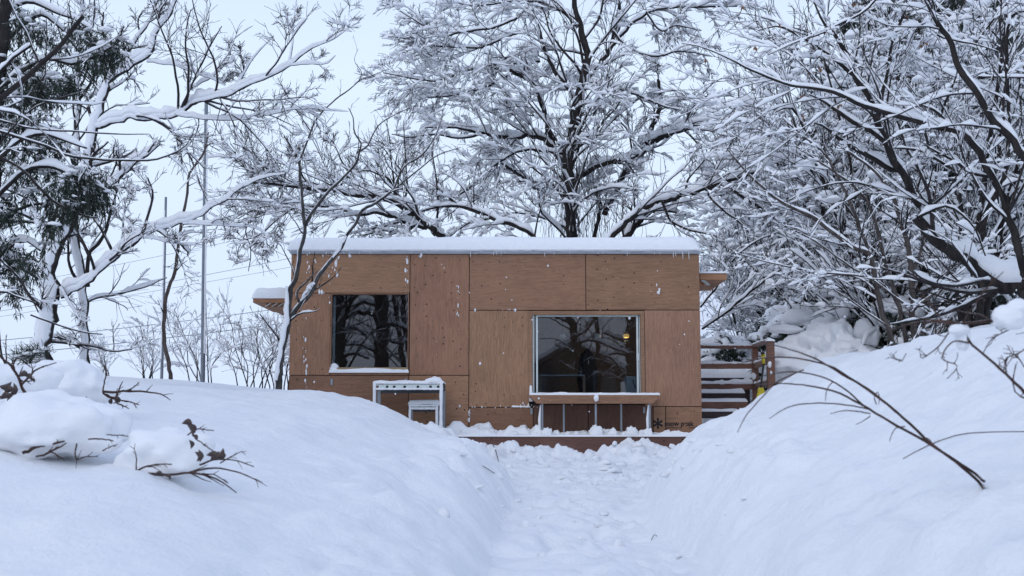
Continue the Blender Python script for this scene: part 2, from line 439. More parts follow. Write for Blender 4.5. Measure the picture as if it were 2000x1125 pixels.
def hit(px, py, y0=2.6, y1=19):
    prev = None
    for Yd in np.arange(y0, y1, .04):
        p = P(px, py, Yd)
        if p[2] < float(terrain(np.array([p[0]]), np.array([p[1]]))[0]) + .005: return p
    return P(px, py, y1)
def along(pts, cnt):
    """random points on a batch of branches with their tangents"""
    M, K, _ = pts.shape
    idx = rng.integers(0, M, cnt); f = rng.random(cnt) ** .8 * (K - 1.001); i = f.astype(int); u = (f - i)[:, None]
    return pts[idx, i] * (1 - u) + pts[idx, i + 1] * u, nrm(pts[idx, i + 1] - pts[idx, i])

def slab(geo, x0, x1, y0, y1, z0, h, r=None, seed=0, amp=.12, step=.04, over=0.0, ragged=0.0, nfr=2.5, hfun=None):
    """a layer of snow lying on a flat thing: rounded edges, uneven top"""
    x0 -= over; x1 += over; y0 -= over; y1 += over
    r = r or h
    nx = max(8, int((x1 - x0) / step)); ny = max(6, int((y1 - y0) / step))
    def ax(a, b, n):
        rr = min(r, (b - a) * .49)
        e = rr * (1 - np.cos(np.linspace(0, np.pi / 2, 6)))
        return np.concatenate([a + e, np.linspace(a + rr, b - rr, n)[1:-1], (b - e)[::-1]])
    xs = ax(x0, x1, nx); ys = ax(y0, y1, ny)
    X, Y_ = np.meshgrid(xs, ys)
    dx = np.minimum(X - x0, x1 - X); dy = np.minimum(Y_ - y0, y1 - Y_)
    e = lambda d: np.sqrt(np.clip(1 - (1 - np.clip(d / r, 0, 1)) ** 2, 0, 1))
    H = h * (1 + amp * 2 * fbm(X * nfr, Y_ * nfr + seed * 13.1, seed, 4))
    if hfun is not None: H = H * hfun(X, Y_)
    Z = H * e(dx) * e(dy)
    if ragged:
        wob = ragged * fbm(X * 9, Y_ * 9 + seed * 5, seed + 5, 3)
        Y_ = Y_ + wob * (dy < 1e-4); X = X + wob * (dx < 1e-4)
    top = np.stack([X, Y_, z0 + Z], -1); bot = np.stack([X, Y_, np.full_like(Z, z0)], -1)
    R0, C0 = X.shape
    i = np.arange(R0 - 1)[:, None] * C0; j = np.arange(C0 - 1)[None, :]
    q = np.stack([i + j, i + j + 1, i + j + C0 + 1, i + j + C0], -1).reshape(-1, 4)
    geo.add(top, q); 
    bx = [(x0, y0, z0 + .001), (x1, y0, z0 + .001), (x1, y1, z0 + .001), (x0, y1, z0 + .001)]
    geo.add(bx, [(3, 2, 1, 0)])

# ------------------------------------------------------------------ terrain
HY = 17.5                                     # house front plane
HX0 = float(P(565, 670, HY)[0]); HX1 = float(P(1369, 670, HY)[0])
DECKZ = ZC - .16
def terrain(x, y):
    x = np.asarray(x, float); y = np.asarray(y, float)
    EL = np.interp(y, [0, 7, 10, 12, 14, 15.2, 16.3, 17], [-.12, -.08, .0, .02, -.18, -.5, -.8, -.95])
    ER = np.interp(y, [0, 8, 10, 12, 13, 14, 15.5, 16.5, 17], [.82, .9, 1.05, 1.36, 1.6, 1.86, 2.42, 2.75, 2.85])
    EL = EL + .10 * fbm(y * .7, y * 0, 21, 3); ER = ER + .10 * fbm(y * .8, y * 0, 22, 3)
    Fl = np.interp(y, [-5, 3, 8, 12, 15, 16.8, 30], [-.72, -.69, -.62, -.54, -.44, -.36, -.36])
    PL = np.interp(y, [-50, 0, 2, 3, 4, 5.5, 8, 11, 14.5, 18, 24, 30, 60, 200, 2000], [-.2, -.34, -.36, -.3, -.1, .06, .18, .32, .45, .4, 0, -1, -5, -14, -30])
    PL = PL + .05 * np.clip(-2.4 - x, 0, 12) * ss(6, 10, y)
    dl = EL - x
    pl = np.interp(dl, [-9, 0, .1, .4, .8, 1.25, 2.0, 3.2, 9], [0, 0, .11, .27, .5, .76, .93, 1.0, 1.0])
    st_ = 1 - ss(9, 13, y)
    pl = pl + st_ * np.interp(dl, [0, .12, .3, .6, 1.1], [0, .07, .13, .1, 0])
    zl = Fl + (PL - Fl) * pl
    dr = x - ER
    zr = np.interp(dr, [-9, 0, .1, .35, .7, 1.05, 1.7, 2.8, 4.5, 8, 20, 40, 100], [0, 0, .12, .27, .5, .76, 1.12, 1.38, 1.72, 2.2, 3.4, 5, 10])
    zr = zr + st_ * np.interp(dr, [0, .12, .3, .6, 1.0], [0, .08, .15, .12, 0])
    zr = zr * np.interp(y, [0, 3, 6, 13, 17], [.8, .9, 1.0, 1.0, .92]) + Fl
    z = np.where(dl > 0, zl, np.where(dr > 0, zr, Fl))
    # everything behind the house
    hill = ss(2.5, 14, x) * np.clip(y - 19, 0, 70) * .16
    zb = np.interp(y, [17, 20, 24, 30, 60, 200, 2000], [.0, .0, -.1, -.6, -5, -14, -30])
    zb = zb * (1 - ss(2, 10, x)) + hill + .5 * ss(2, 7, x)
    zb = zb + ss(-4, -8, x) * .5 * (1 - ss(20, 26, y))
    kb = ss(17.2, 20.5, y)
    z = z * (1 - kb) + zb * kb
    # the hollow that holds the cabin, its deck and the steps on the right
    inx = ss(HX0 - .75, HX0 - .2, x) * (1 - ss(HX1 + 1.5, HX1 + 2.6, x))
    iny = ss(15.9, 17.0, y) * (1 - ss(22.5, 24, y))
    ho = inx * iny
    z = z * (1 - ho) + (-.42) * ho
    # surface: soft drift waves on the banks, trampled lumps on the path
    flo = np.clip(1 - np.maximum(dl, dr) / .25, 0, 1)
    near = 1 - ss(19, 40, y)
    z = z + near * (1 - flo) * (.10 * fbm(x * .55, y * .45, 31, 2) + .035 * fbm(x * 1.7, y * 1.3, 32, 3) + .010 * fbm(x * 6, y * 5, 33, 3))
    z = z + near * flo * (.06 * fbm(x * 2.6, y * 1.9, 41, 3) + .03 * fbm(x * 7, y * 5, 43, 3) - .05 * ss(.12, .3, fbm(x * 3.4, y * 2.2, 45, 2)))
    wall = np.clip(1 - np.abs(np.maximum(dl, dr) - .4) / .5, 0, 1) * near
    z = z + wall * (.15 * fbm(x * 2.4, y * 1.7, 51, 4) + .10 * np.abs(fbm(x * 4.2, y * 3.0, 52, 4)) - .035 * np.clip(fbm(x * 1.2, y * 3.2, 53, 2), 0, 1))
    side = np.clip(1 - np.abs(np.maximum(dl, dr) - 1.4) / 1.6, 0, 1) * near
    z = z + side * (.06 * fbm(x * 1.5, y * 1.2, 54, 3) + np.where(x > .5, .11, .05) * np.clip(fbm(x * 3.0, y * 2.4, 55, 4) - .08, 0, 1))
    # clods thrown up in front of the deck
    hp = ss(13.8, 15.6, y) * (1 - ss(16.55, 16.75, y)) * ss(-1.9, -.9, x) * (1 - ss(2.9, 3.6, x))
    cl = .15 * np.clip(fbm(x * 1.9, y * 1.6, 61, 2) + .2, 0, 1) + .2 * np.abs(fbm(x * 5.0, y * 5.0, 62, 4)) + .02
    dip = np.exp(-((x - .86) / .3) ** 2) * .2
    z = z + hp * (cl - dip * ss(15.3, 16.3, y))
    # far ground rolls gently
    z = z + ss(40, 120, np.hypot(x, y)) * 3 * fbm(x * .012, y * .012, 71, 3)
    return z + ZC
def axis(lo, hi, step, far, g=1.16):
    a = list(np.arange(lo, hi, step)); s = step; v = a[-1]
    while v < far: s *= g; v += s; a.append(v)
    s = step; v = lo; b = []
    while v > -far: s *= g; v -= s; b.append(v)
    return np.array(b[::-1] + a)
def make_ground():
    xs = axis(-3.6, 4.6, .032, 1500); ys = axis(2.6, 17.4, .04, 1500)
    X, Y_ = np.meshgrid(xs, ys); Z = terrain(X, Y_)
    q = random.Random(5)                       # boot prints trodden along the path
    for k in range(110):
        fy = q.uniform(3.6, 15.2); fx = .42 + .012 * fy + q.gauss(0, .17); an = q.gauss(0, .25); s = q.uniform(.8, 1.15)
        i0, i1 = np.searchsorted(ys, [fy - .4, fy + .4]); j0, j1 = np.searchsorted(xs, [fx - .4, fx + .4])
        dx = X[i0:i1, j0:j1] - fx; dy = Y_[i0:i1, j0:j1] - fy; u = dx * math.cos(an) + dy * math.sin(an); v = -dx * math.sin(an) + dy * math.cos(an)
        d = (u / (.07 * s)) ** 2 + (v / (.15 * s)) ** 2
        Z[i0:i1, j0:j1] += -.026 * np.exp(-d ** 2) + .008 * np.exp(-(d - 2.2) ** 2)
    C = len(xs); i = np.arange(len(ys) - 1)[:, None] * C; j = np.arange(C - 1)[None, :]
    g = Geo(); g.add(np.stack([X, Y_, Z], -1), np.stack([i + j, i + j + 1, i + j + C + 1, i + j + C], -1).reshape(-1, 4))
    tag(g.build('snow_ground', M_SNOW, smooth=True), 'deep snow with a trench path dug between two soft banks', 'snow', kind='structure')
make_ground()
def gz(x, y): return float(terrain(np.array([x]), np.array([y]))[0])

# ------------------------------------------------------------------ cabin
def zat(py, Y=HY, px=1000): return float(P(px, py, Y)[2])
def xat(px, Y=HY, py=670): return float(P(px, py, Y)[0])
cab = empty('cabin', ((HX0 + HX1) / 2, HY, DECKZ), 'small plywood-clad box cabin with flat snow-covered roof and two dark windows', 'cabin')
CZ0 = DECKZ; CZ1 = zat(496)
HD = 2.6
HB = HY + HD
W1 = (xat(645), xat(798), zat(724), zat(573))          # x0 x1 z0 z1
W2 = (xat(1040), xat(1251), zat(770), zat(615))
def wall_grid(geo, x0, x1, z0, z1, holes, y0, y1):
    xs = sorted({x0, x1, *[h[0] for h in holes], *[h[1] for h in holes]}); zs = sorted({z0, z1, *[h[2] for h in holes], *[h[3] for h in holes]})
    for a, b in zip(xs, xs[1:]):
        for c, d in zip(zs, zs[1:]):
            mx, mz = (a + b) / 2, (c + d) / 2
            if any(h[0] < mx < h[1] and h[2] < mz < h[3] for h in holes): continue
            geo.box(a, b, y0, y1, c, d)
g = Geo(); wall_grid(g, HX0 + .01, HX1 - .01, CZ0, CZ1 - .01, [W1, W2], HY + .022, HY + .12); g.build('wall_core', M_DARK, cab)
g = Geo(); g.box(HX0, HX0 + .1, HY + .125, HB, CZ0, CZ1 - .012)
g.build('side_wall', M_PLV, cab)
g = Geo(); g.box(HX1 - .1, HX1, HY + .125, HB, CZ0, CZ1 - .012); g.build('side_wall', M_PLV, cab)
g = Geo(); g.box(HX0 + .105, HX1 - .105, HB - .1, HB - .003, CZ0, CZ1 - .02); g.build('back_wall', M_INT, cab)
g = Geo(); g.box(HX0 + .105, HX1 - .105, HY + .13, HB - .105, CZ0 + .02, CZ0 + .08); g.build('floor_board', M_INT, cab)
g = Geo(); g.box(HX0 + .105, HX1 - .105, HY + .13, HB - .105, CZ1 - .2, CZ1 - .1); g.build('ceiling_board', M_INT, cab)
# plywood sheets
G = .0055
def panel(px0, px1, py0, py1, m, grain_label=None, y=HY, cut=None):
    x0, x1 = xat(px0), xat(px1); z0, z1 = zat(py1), zat(py0)
    x0 = max(x0, HX0); x1 = min(x1, HX1); z0 = max(z0, CZ0 + .002); z1 = min(z1, CZ1 - .002)
    g = Geo()
    if cut: wall_grid(g, x0 + G, x1 - G, z0 + G, z1 - G, [cut], y, y + .018)
    else: g.box(x0 + G, x1 - G, y, y + .018, z0 + G, z1 - G)
    o = g.build('wall_panel', m, cab, bevel=0 if cut else .0015)
    return o
panel(560, 799.5, 480, 572.5, M_PLH); panel(799.5, 916, 480, 733, M_PLV)
panel(916, 1145, 480, 606, M_PLH); panel(1145, 1380, 480, 605.5, M_PLH)
panel(560, 645, 572.5, 733, M_PLV)
g = Geo(); g.box(W1[0] + G, xat(799.5) - G, HY, HY + .018, zat(733) + G, W1[2] - .001); g.build('wall_panel', M_PLH, cab)
panel(560, 799, 733, 860, M_PLH); panel(799, 916, 733, 860, M_PLH)
panel(916, 1034, 606, 795.5, M_PLV); panel(916, 1041, 795.5, 860, M_PLH)
panel(1259, 1380, 605.5, 794, M_PLC); panel(1274, 1298, 794, 860, M_PLH); panel(1298, 1380, 794, 860, M_PLH)
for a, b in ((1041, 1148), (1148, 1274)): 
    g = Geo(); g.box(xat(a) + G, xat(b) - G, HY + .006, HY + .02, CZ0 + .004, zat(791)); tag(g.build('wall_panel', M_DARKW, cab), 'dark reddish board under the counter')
# screws/brackets
for px, py in ((1038, 803), (1258, 801), (648, 746), (793, 745)):
    g = Geo(); p = P(px, py, HY); g.box(p[0] - .016, p[0] + .016, HY - .014, HY - .001, p[2] - .045, p[2] + .045); g.build('bracket', M_STEEL, cab)
# windows
def window(x0, x1, z0, z1, tf, name, wood_m, glassy, stile_left):
    w = Geo(); t = tf; y0, y1 = HY - .012, HY + .11
    w.box(x0 - t, x1 + t, y0, y1, z1, z1 + t)
    w.box(x0 - t, x0, y0, y1, z0, z1 - .001); w.box(x1, x1 + t, y0, y1, z0, z1 - .001)
    fr = w.build(name, wood_m, cab)
    p = Geo(); p.box(x0 + .002, x1 - .002, glassy, glassy + .006, z0 + .002, z1 - .002); p.build('glass_pane', M_GLASS, fr)
    return fr
f1 = window(W1[0] + .012, W1[1] - .012, W1[2] + .05, W1[3] - .012, .011, 'window', M_FRAME, HY + .055, 0)
g = Geo(); g.box(W1[0] + .002, W1[1] - .002, HY + .0, HY + .1, W1[2] + .001, W1[2] + .048); g.build('window_sill', wood('sill_wood', (.42, .3, .17), 'h', knots=False), f1)
g = Geo(); slab(g, W1[0] - .0, W1[1] + .0, HY - .02, HY + .05, W1[2] + .0, .03, .015, 3, .4, .02)
blob(g, (W1[0] + .06, HY + .02, W1[2] + .03), (.07, .03, .08), 4, nu=20, nv=14); slab(g, W1[0] - .01, W1[1] + .01, HY - .03, HY - .002, W1[2] - .03, .035, .012, 8, .3, .02)
g.build('sill_snow', M_SNOWB, f1, smooth=True)
g = Geo(); g.box(W1[0] + .016, W1[0] + .05, HY + .14, HY + .15, W1[2] + .06, W1[3] - .03); g.build('curtain', M_PAPER, f1)
f2 = window(W2[0], W2[1], W2[2] + .0, W2[3], .058, 'window', M_FRAME, HY + .07, 0)
ax0, ax1, az0, az1 = W2[0] + .004, W2[1] - .004, W2[2] + .004, W2[3] - .004
g = Geo(); q = .022
for a in ((ax0, ax0 + q, az0, az1), (ax0 + q + .028, ax0 + .075, az0, az1), (ax1 - .05, ax1 - .024, az0, az1), (ax1 - .012, ax1, az0, az1), (ax0 + .076, ax1 - .051, az1 - .016, az1), (ax0 + .076, ax1 - .051, az0, az0 + .02)):
    g.box(a[0], a[1], HY + .035, HY + .065, a[2], a[3])
g.build('sliding_sash', M_ALU, f2)
g = Geo(); g.box(ax1 - .054, ax1 - .018, HY + .02, HY + .034, zat(704), zat(690)); g.build('latch', M_ALU, f2)
# roof
g = Geo(); g.box(HX0 - .012, HX1 + .012, HY - .03, HB + .03, CZ1, CZ1 + .028); rf = g.build('roof', M_FASCIA, cab, bevel=.004)
g = Geo()
slab(g, HX0 - .03, HX1 + .02, HY - .05, HB + .06, CZ1 + .03, .235, .14, 12, .13, .035, nfr=1.3, ragged=.06)
slab(g, HX0 - .05, HX1 + .0, HY - .10, HB + .06, CZ1 + .05, .2, .15, 14, .06, .05, nfr=1.7)
g.build('roof_snow', M_SNOWB, rf, smooth=True)
for k in range(34):
    g = Geo(); x = HX0 + .1 + R.random() * 5.8; ln = .03 + .09 * R.random() ** 3
    a = np.array([[[x, HY - .034, CZ1 + .025], [x, HY - .034, CZ1 + .025 - ln * .6], [x + .002, HY - .034, CZ1 + .025 - ln]]])
    tubes(g, a, np.array([[.006, .004, .001]]), 5); g.build('icicle', M_SNOWB, rf)
# snow stuck to the cladding
def splat(px, py, w, h, n, seed):
    g = Geo(); r2 = random.Random(seed)
    for k in range(n):
        p = P(px + r2.gauss(0, w), py + r2.gauss(0, h), HY - .006)
        s = .005 + .017 * r2.random() ** 3 + (.012 if n < 7 else 0) * r2.random()
        v, f = ico(); vv = v * (1 + .3 * np.array([mnoise.noise(Vector(q) * 1.7 + Vector((k, seed, 0))) for q in v]))[:, None]
        g.add(vv * np.array([s * .7, .012, s * (1 + r2.random())]) + p, t=f)
    return g
gs = Geo()
for (px, py, w, h, n) in ((659, 509, 3, 4, 5), (655, 535, 5, 10, 8), (602, 530, 2, 22, 14), (636, 506, 8, 5, 9), (642, 530, 2, 20, 8), (796, 508, 2, 4, 5), (796, 535, 3, 16, 14), (894, 572, 1.5, 9, 9), (894, 600, 1, 16, 6), (597, 690, 2, 50, 24), (628, 571, 5, 1, 6), (682, 500, 2, 2, 2), (822, 498, 3, 3, 4), (1286, 565, 1.5, 6, 6), (975, 795, 40, 1, 22), (916, 815, 1, 16, 16), (985, 605, 40, .5, 8), (1030, 792, 6, 1.5, 8)):
    q = splat(px, py, w, h, n, int(px * 7 + py)); 
    for a, b in zip(q.v, range(len(q.v))): gs.add(a, t=ico()[1])
gs.build('stuck_snow', M_SNOWB, cab, smooth=True)['kind'] = 'stuff'
g = Geo(); slab(g, xat(1036) - .02, xat(1040), HY - .03, HY - .001, zat(784), .26, .015, 5, .2, .01)
slab(g, xat(1000), xat(1036), HY - .02, HY, zat(795.5), .02, .012, 6, .6, .012)
g.build('stuck_snow', M_SNOWB, cab, smooth=True)
# awnings at both ends
def awning(px0, px1, py_top, py_bot, yy0, yy1, snowh, label):
    x0, x1 = xat(px0, yy0), xat(px1, yy0); z0, z1 = zat(py_bot, yy0), zat(py_top, yy0)
    sg = 1 if x0 > 0 else -1
    g = Geo(); m = z0 + (z1 - z0) * .42
    g.box(x0, x1, yy0, yy1, m, z1)
    a = g.build('awning', M_AWN, cab, bevel=.003); tag(a, label)
    g = Geo()
    xi0, xi1 = (x0 + .0, x1 - .32) if sg > 0 else (x0 + .17, x1)
    g.box(xi0, xi1, yy0 + .12, yy1 - .1, z0 - .01, m - .002); g.build('awning_bracket', M_AWN, a)
    g = Geo()
    for k in range(3):
        q = xi0 + (xi1 - xi0) * (.25 + .25 * k); g.beam((q, yy0 + .02, m - .006), (q + .1 * sg, yy0 + .11, z0 - .0), .012, .012)
    g.build('strut', M_ALU, a)
    g = Geo(); slab(g, x0 - .02, x1 + .02, yy0 - .02, yy1, z1 + .001, snowh, min(.09, snowh * .9), 21 + int(px0), .12, .03)
    g.build('awning_snow', M_SNOWB, a, smooth=True)
awning(492, 564.5, 583, 597, 17.75, 19.3, .17, 'timber awning on the left end with thick snow')
awning(1369.5, 1422, 534, 555, 17.9, 19.4, .035, 'timber awning on the right end with thin snow')
# counter under the right window
ct = empty('serving_counter', (xat(1162), 17.27, DECKZ), 'fold-down wooden counter with thin metal legs below the large window', 'counter')
cy0, cy1 = 17.02, HY - .014
cx0, cx1, cx2, cx3 = xat(1034, cy0), xat(1288, cy0), xat(1049, cy0), xat(1274, cy0)
zt, zb_ = zat(771.5, cy0), zat(788, cy0)
g = Geo(); g.box(cx0, cx1, cy0, cy1, zt - .022, zt); g.build('counter_top', M_FRAME, ct, bevel=.002)
g = Geo(); a = .02
v = [(cx0 + .01, cy0 + .004, zt - .023), (cx1 - .01, cy0 + .004, zt - .023), (cx3, cy0 + .004, zb_), (cx2, cy0 + .004, zb_), (cx0 + .01, cy1, zt - .023), (cx1 - .01, cy1, zt - .023), (cx3, cy1, zb_), (cx2, cy1, zb_)]
g.add(v, [(3, 2, 1, 0), (4, 5, 6, 7), (0, 1, 5, 4), (1, 2, 6, 5), (2, 3, 7, 6), (3, 0, 4, 7)]); g.build('apron', M_FRAME, ct)
for px, tx in ((1059, .0), (1101, .05), (1163.5, .0), (1213, .05), (1268.5, .0)):
    g = Geo(); y = cy0 + .06 + tx * 4
    p0 = P(px, 790, y); x = p0[0]; 
    pts = np.array([[[x + .0, y, DECKZ + .004], [x, y, DECKZ + .3], [x, y, zb_ - .002]]]); tubes(g, pts, np.full((1, 3), .017), 10); g.build('leg', M_STEEL, ct, smooth=True)
g = Geo(); slab(g, cx0 + .0, cx1, cy0 - .004, cy1 - .02, zt + .001, .028, .02, 44, .5, .02, nfr=7); blob(g, (xat(1163.5, cy0), cy0 - .015, zt - .045), (.04, .03, .05), 3, nu=14, nv=10, base=1); blob(g, (xat(1052, cy0), cy0 - .005, zt - .05), (.015, .01, .015), 3, nu=8, nv=6, base=1)
g.build('counter_snow', M_SNOWB, ct, smooth=True)
g = Geo()
for px in (1058, 1268):
    x = xat(px, cy0); v_ = np.array([[[x - .02, cy0 + .045, zb_ - .02], [x - .035, cy0 + .045, DECKZ + .25], [x - .03, cy0 + .045, DECKZ + .02]]]); tubes(g, v_, np.array([[.006, .02, .016]]), 7)
g.build('leg_snow', M_SNOWB, ct, smooth=True)

# logo on the lower right panel: asterisk and words
lg = Geo(); c = P(1285, 827, HY - .002)
for k in range(6):
    a = math.radians(90 + 60 * k); d = np.array([math.cos(a), 0, math.sin(a)]); n_ = np.array([-math.sin(a), 0, math.cos(a)])
    r0, r1, w0, w1 = .012, .078, .009, .017
    vs = [c + d * r0 + n_ * w0, c + d * r1 * .8 + n_ * w1, c + d * r1 + n_ * w1 * .45, c + d * r1 - n_ * w1 * .45, c + d * r1 * .8 - n_ * w1, c + d * r0 - n_ * w0]
    vv = vs + [q - np.array([0, .0025, 0]) for q in vs]
    lg.add(vv, [(0, 1, 4, 5), (6, 11, 10, 7), (1, 2, 3, 4), (7, 10, 9, 8), (0, 6, 7, 1), (4, 10, 11, 5), (3, 9, 10, 4), (1, 7, 8, 2), (2, 8, 9, 3)])
v_, f_ = ico(); lg.add(v_ * np.array([.013, .0024, .013]) + c - np.array([0, .001, 0]), t=f_)
lg.build('printed_asterisk', M_LOGO, cab)
def text_obj(s, px, py, w, parent, m, name):
    cu = bpy.data.curves.new(name + '_curve', 'FONT'); cu.body = s; cu.size = .1; cu.extrude = .001; cu.offset = .0026
    to = bpy.data.objects.new('tmp_text', cu); COL.objects.link(to)
    bpy.context.view_layer.update()
    dg = bpy.context.evaluated_depsgraph_get(); me = bpy.data.meshes.new_from_object(to.evaluated_get(dg))
    bpy.data.objects.remove(to); me.name = name
    co = np.zeros(len(me.vertices) * 3, np.float32); me.vertices.foreach_get('co', co); co = co.reshape(-1, 3)
    k = w / (co[:, 0].max() - co[:, 0].min()); p = P(px, py, HY - .003)
    out = np.stack([p[0] + (co[:, 0] - co[:, 0].min()) * k, p[1] - co[:, 2] , p[2] + co[:, 1] * k], -1) - np.array(parent.location)
    me.vertices.foreach_set('co', out.astype(np.float32).ravel()); me.update(); me.materials.clear(); me.materials.append(m)
    o = bpy.data.objects.new(name, me); COL.objects.link(o); o.parent = parent; return o
text_obj('snow peak', 1298, 831.5, xat(1355) - xat(1298), cab, M_LOGO, 'printed_lettering')
g = Geo()   # serif feet and the two lines of tiny print under the words
for px in (1305.5, 1311, 1341, 1347.5, 1352.5):
    p = P(px, 831.3, HY - .003); g.box(p[0] - .014, p[0] + .014, HY - .005, HY - .002, p[2] - .003, p[2] + .003)
for a, b in ((1298, 1327), (1343, 1355)):
    x = xat(a)
    while x < xat(b):
        w = .012 + .02 * R.random(); p = P(1300, 835.5, HY - .003); g.box(x, x + w, HY - .005, HY - .002, p[2] - .006, p[2] + .006); x += w + .008
g.build('printed_small_text', M_LOGO, cab)

# interior: pendant lamps, shelf, appliance with a pale door, blue clothes on a rail
def pendant(px, py, Y, lit, label):
    p = P(px, py, Y); e = empty('pendant_lamp', p, label, 'lamp', 'pendant lamps hanging inside the cabin')
    prof = [(0.0, .05), (.05, .05), (.075, .02), (.08, -.02), (.06, -.045)]
    g = Geo(); th = np.linspace(0, 2 * np.pi, 20, endpoint=False)
    v = np.array([[[r * np.cos(t), r * np.sin(t), z] for t in th] for r, z in prof]) * .62 + p
    g.add(v, grid_faces(1, len(prof), 20))
    ml = simple('lamp_glass_lit' if lit else 'lamp_glass_pale_glow', (.8, .55, .2) if lit else (.6, .65, .68), .3, emit=((1, .62, .2), .55) if lit else ((.6, .75, .85), .045))  # pale shades get a faint bluish glow added, though their lamps are off
    g.build('lamp_shade', ml, e, smooth=True)
    g = Geo(); tubes(g, np.array([[p + [0, 0, .04], p + [0, 0, .5], [p[0], p[1], CZ1 - .2]]]), np.full((1, 3), .004), 5); g.build('cord', M_BLK, e)
    if lit:
        g = Geo(); vi, fi = ico(); g.add(vi * .018 + p + [0, 0, -.01], t=fi); g.build('bulb', simple('bulb_lit', (.9, .8, .5), emit=((1, .75, .3), 9)), e)
pendant(1223, 656, 18.6, True, 'lit yellow pendant lamp seen through the large window')
pl_ = bpy.data.lights.new('lamp_light', 'POINT'); pl_.energy = 2.6; pl_.color = (1, .8, .58); pl_.shadow_soft_size = .04; po_ = bpy.data.objects.new('lamp_light', pl_); COL.objects.link(po_); po_.location = P(1223, 656, 18.6) + np.array([0, 0, -.09])
pendant(1168, 656, 18.8, False, 'unlit pendant lamp with faintly glowing pale shade in the middle of the large window')
pendant(1099, 656, 18.8, False, 'unlit pendant lamp with faintly glowing pale shade nearest the left of the large window')
x0, x1 = xat(1222, 17.8), xat(1248, 17.8)
fe = empty('fridge', ((x0 + x1) / 2, 18.0, DECKZ + .08), 'pale grey cabinet inside the large window at its lower right corner', 'cabinet')
g = Geo(); g.box(x0, x1, 17.8, 18.15, DECKZ + .082, zat(735, 17.8)); g.build('body', simple('cabinet_grey', (.3, .33, .38), .5), fe, bevel=.01)
g = Geo(); tubes(g, smooth_path(np.array([[*P(1236, 741, 17.79), .006], [*P(1238, 750, 17.78), .006], [*P(1243, 758, 17.79), .006]]), 8)[None, :, :3], np.full((1, 8), .005), 6); g.build('cord', M_BLK, fe)
sh = empty('shelf', (xat(1085, 18.9), 19.0, DECKZ + .08), 'dark shelf standing inside the cabin behind the large window', 'shelf')
g = Geo(); g.box(xat(1050, 18.8), xat(1142, 18.8), 18.8, 19.2, zat(734.5, 18.8), zat(731.5, 18.8)); g.build('shelf_board', M_STEEL, sh)
for px in (1052, 1138): g = Geo(); g.box(xat(px, 18.8), xat(px, 18.8) + .04, 18.82, 19.18, DECKZ + .082, zat(735, 18.8)); g.build('shelf_side', M_INT, sh)
g = Geo(); p = P(1148, 735, 19.2); blob(g, p, (.16, .1, .42), 5, .18, 2.0, 24, 20, base=1); tag(g.build('hanging_coat', M_BLUE, smooth=True, loc=p), 'dark blue coat hanging inside the cabin behind the glass', 'coat')

# ------------------------------------------------------------------ deck, its snow
dk = empty('deck', (0, 17.2, ZC - .45), 'low timber deck step along the cabin front with snow on its edge', 'deck')
DY0 = 16.75; dx0, dx1 = HX0 - .05, xat(1376, DY0)
g = Geo(); g.box(dx0, dx1, DY0 + .03, HY + .02, DECKZ - .04, DECKZ - .0); g.build('deck_boards', M_RAIL, dk)
g = Geo(); g.box(dx0, dx1, DY0, DY0 + .028, DECKZ - .26, DECKZ - .006); g.build('fascia', M_DECK, dk)
g = Geo(); g.box(dx0 + .05, dx1 - .05, DY0 + .05, DY0 + .09, DECKZ - .5, DECKZ - .26); g.build('base_beam', M_DARK, dk)
g = Geo(); slab(g, dx0, dx1, DY0 - .012, HY - .03, DECKZ + .001, .022, .018, 4, .5, .05, nfr=6, ragged=.01)
slab(g, xat(860), xat(1034), 17.12, HY - .02, DECKZ + .012, .1, .08, 41, .8, .025, nfr=5)
slab(g, xat(1050), xat(1376), 17.15, HY - .05, DECKZ + .012, .035, .03, 42, .9, .025, nfr=6)
for px, r_, y in ((1050, .13, 17.12), (1068, .10, 17.0), (1086, .07, 17.1), (1163, .13, 17.05), (1182, .09, 17.15), (1196, .09, 17.05), (1232, .12, 17.1), (1252, .07, 17.1), (1263, .09, 16.98), (1300, .07, 17.2), (1322, .06, 17.2), (1338, .04, 17.2), (905, .07, 17.0), (1005, .06, 17.0), (960, .08, 17.25), (1035, .09, 17.2), (1125, .05, 17.1), (1108, .05, 17.1), (1140, .05, 17.2), (1218, .06, 17.1)):
    blob(g, (xat(px, y), y, DECKZ + .02), (r_ * .8, r_ * .6, r_ * .95), px, .45, 1.9, 26, 18)
g.build('deck_snow', M_SNOWB, dk, smooth=True)

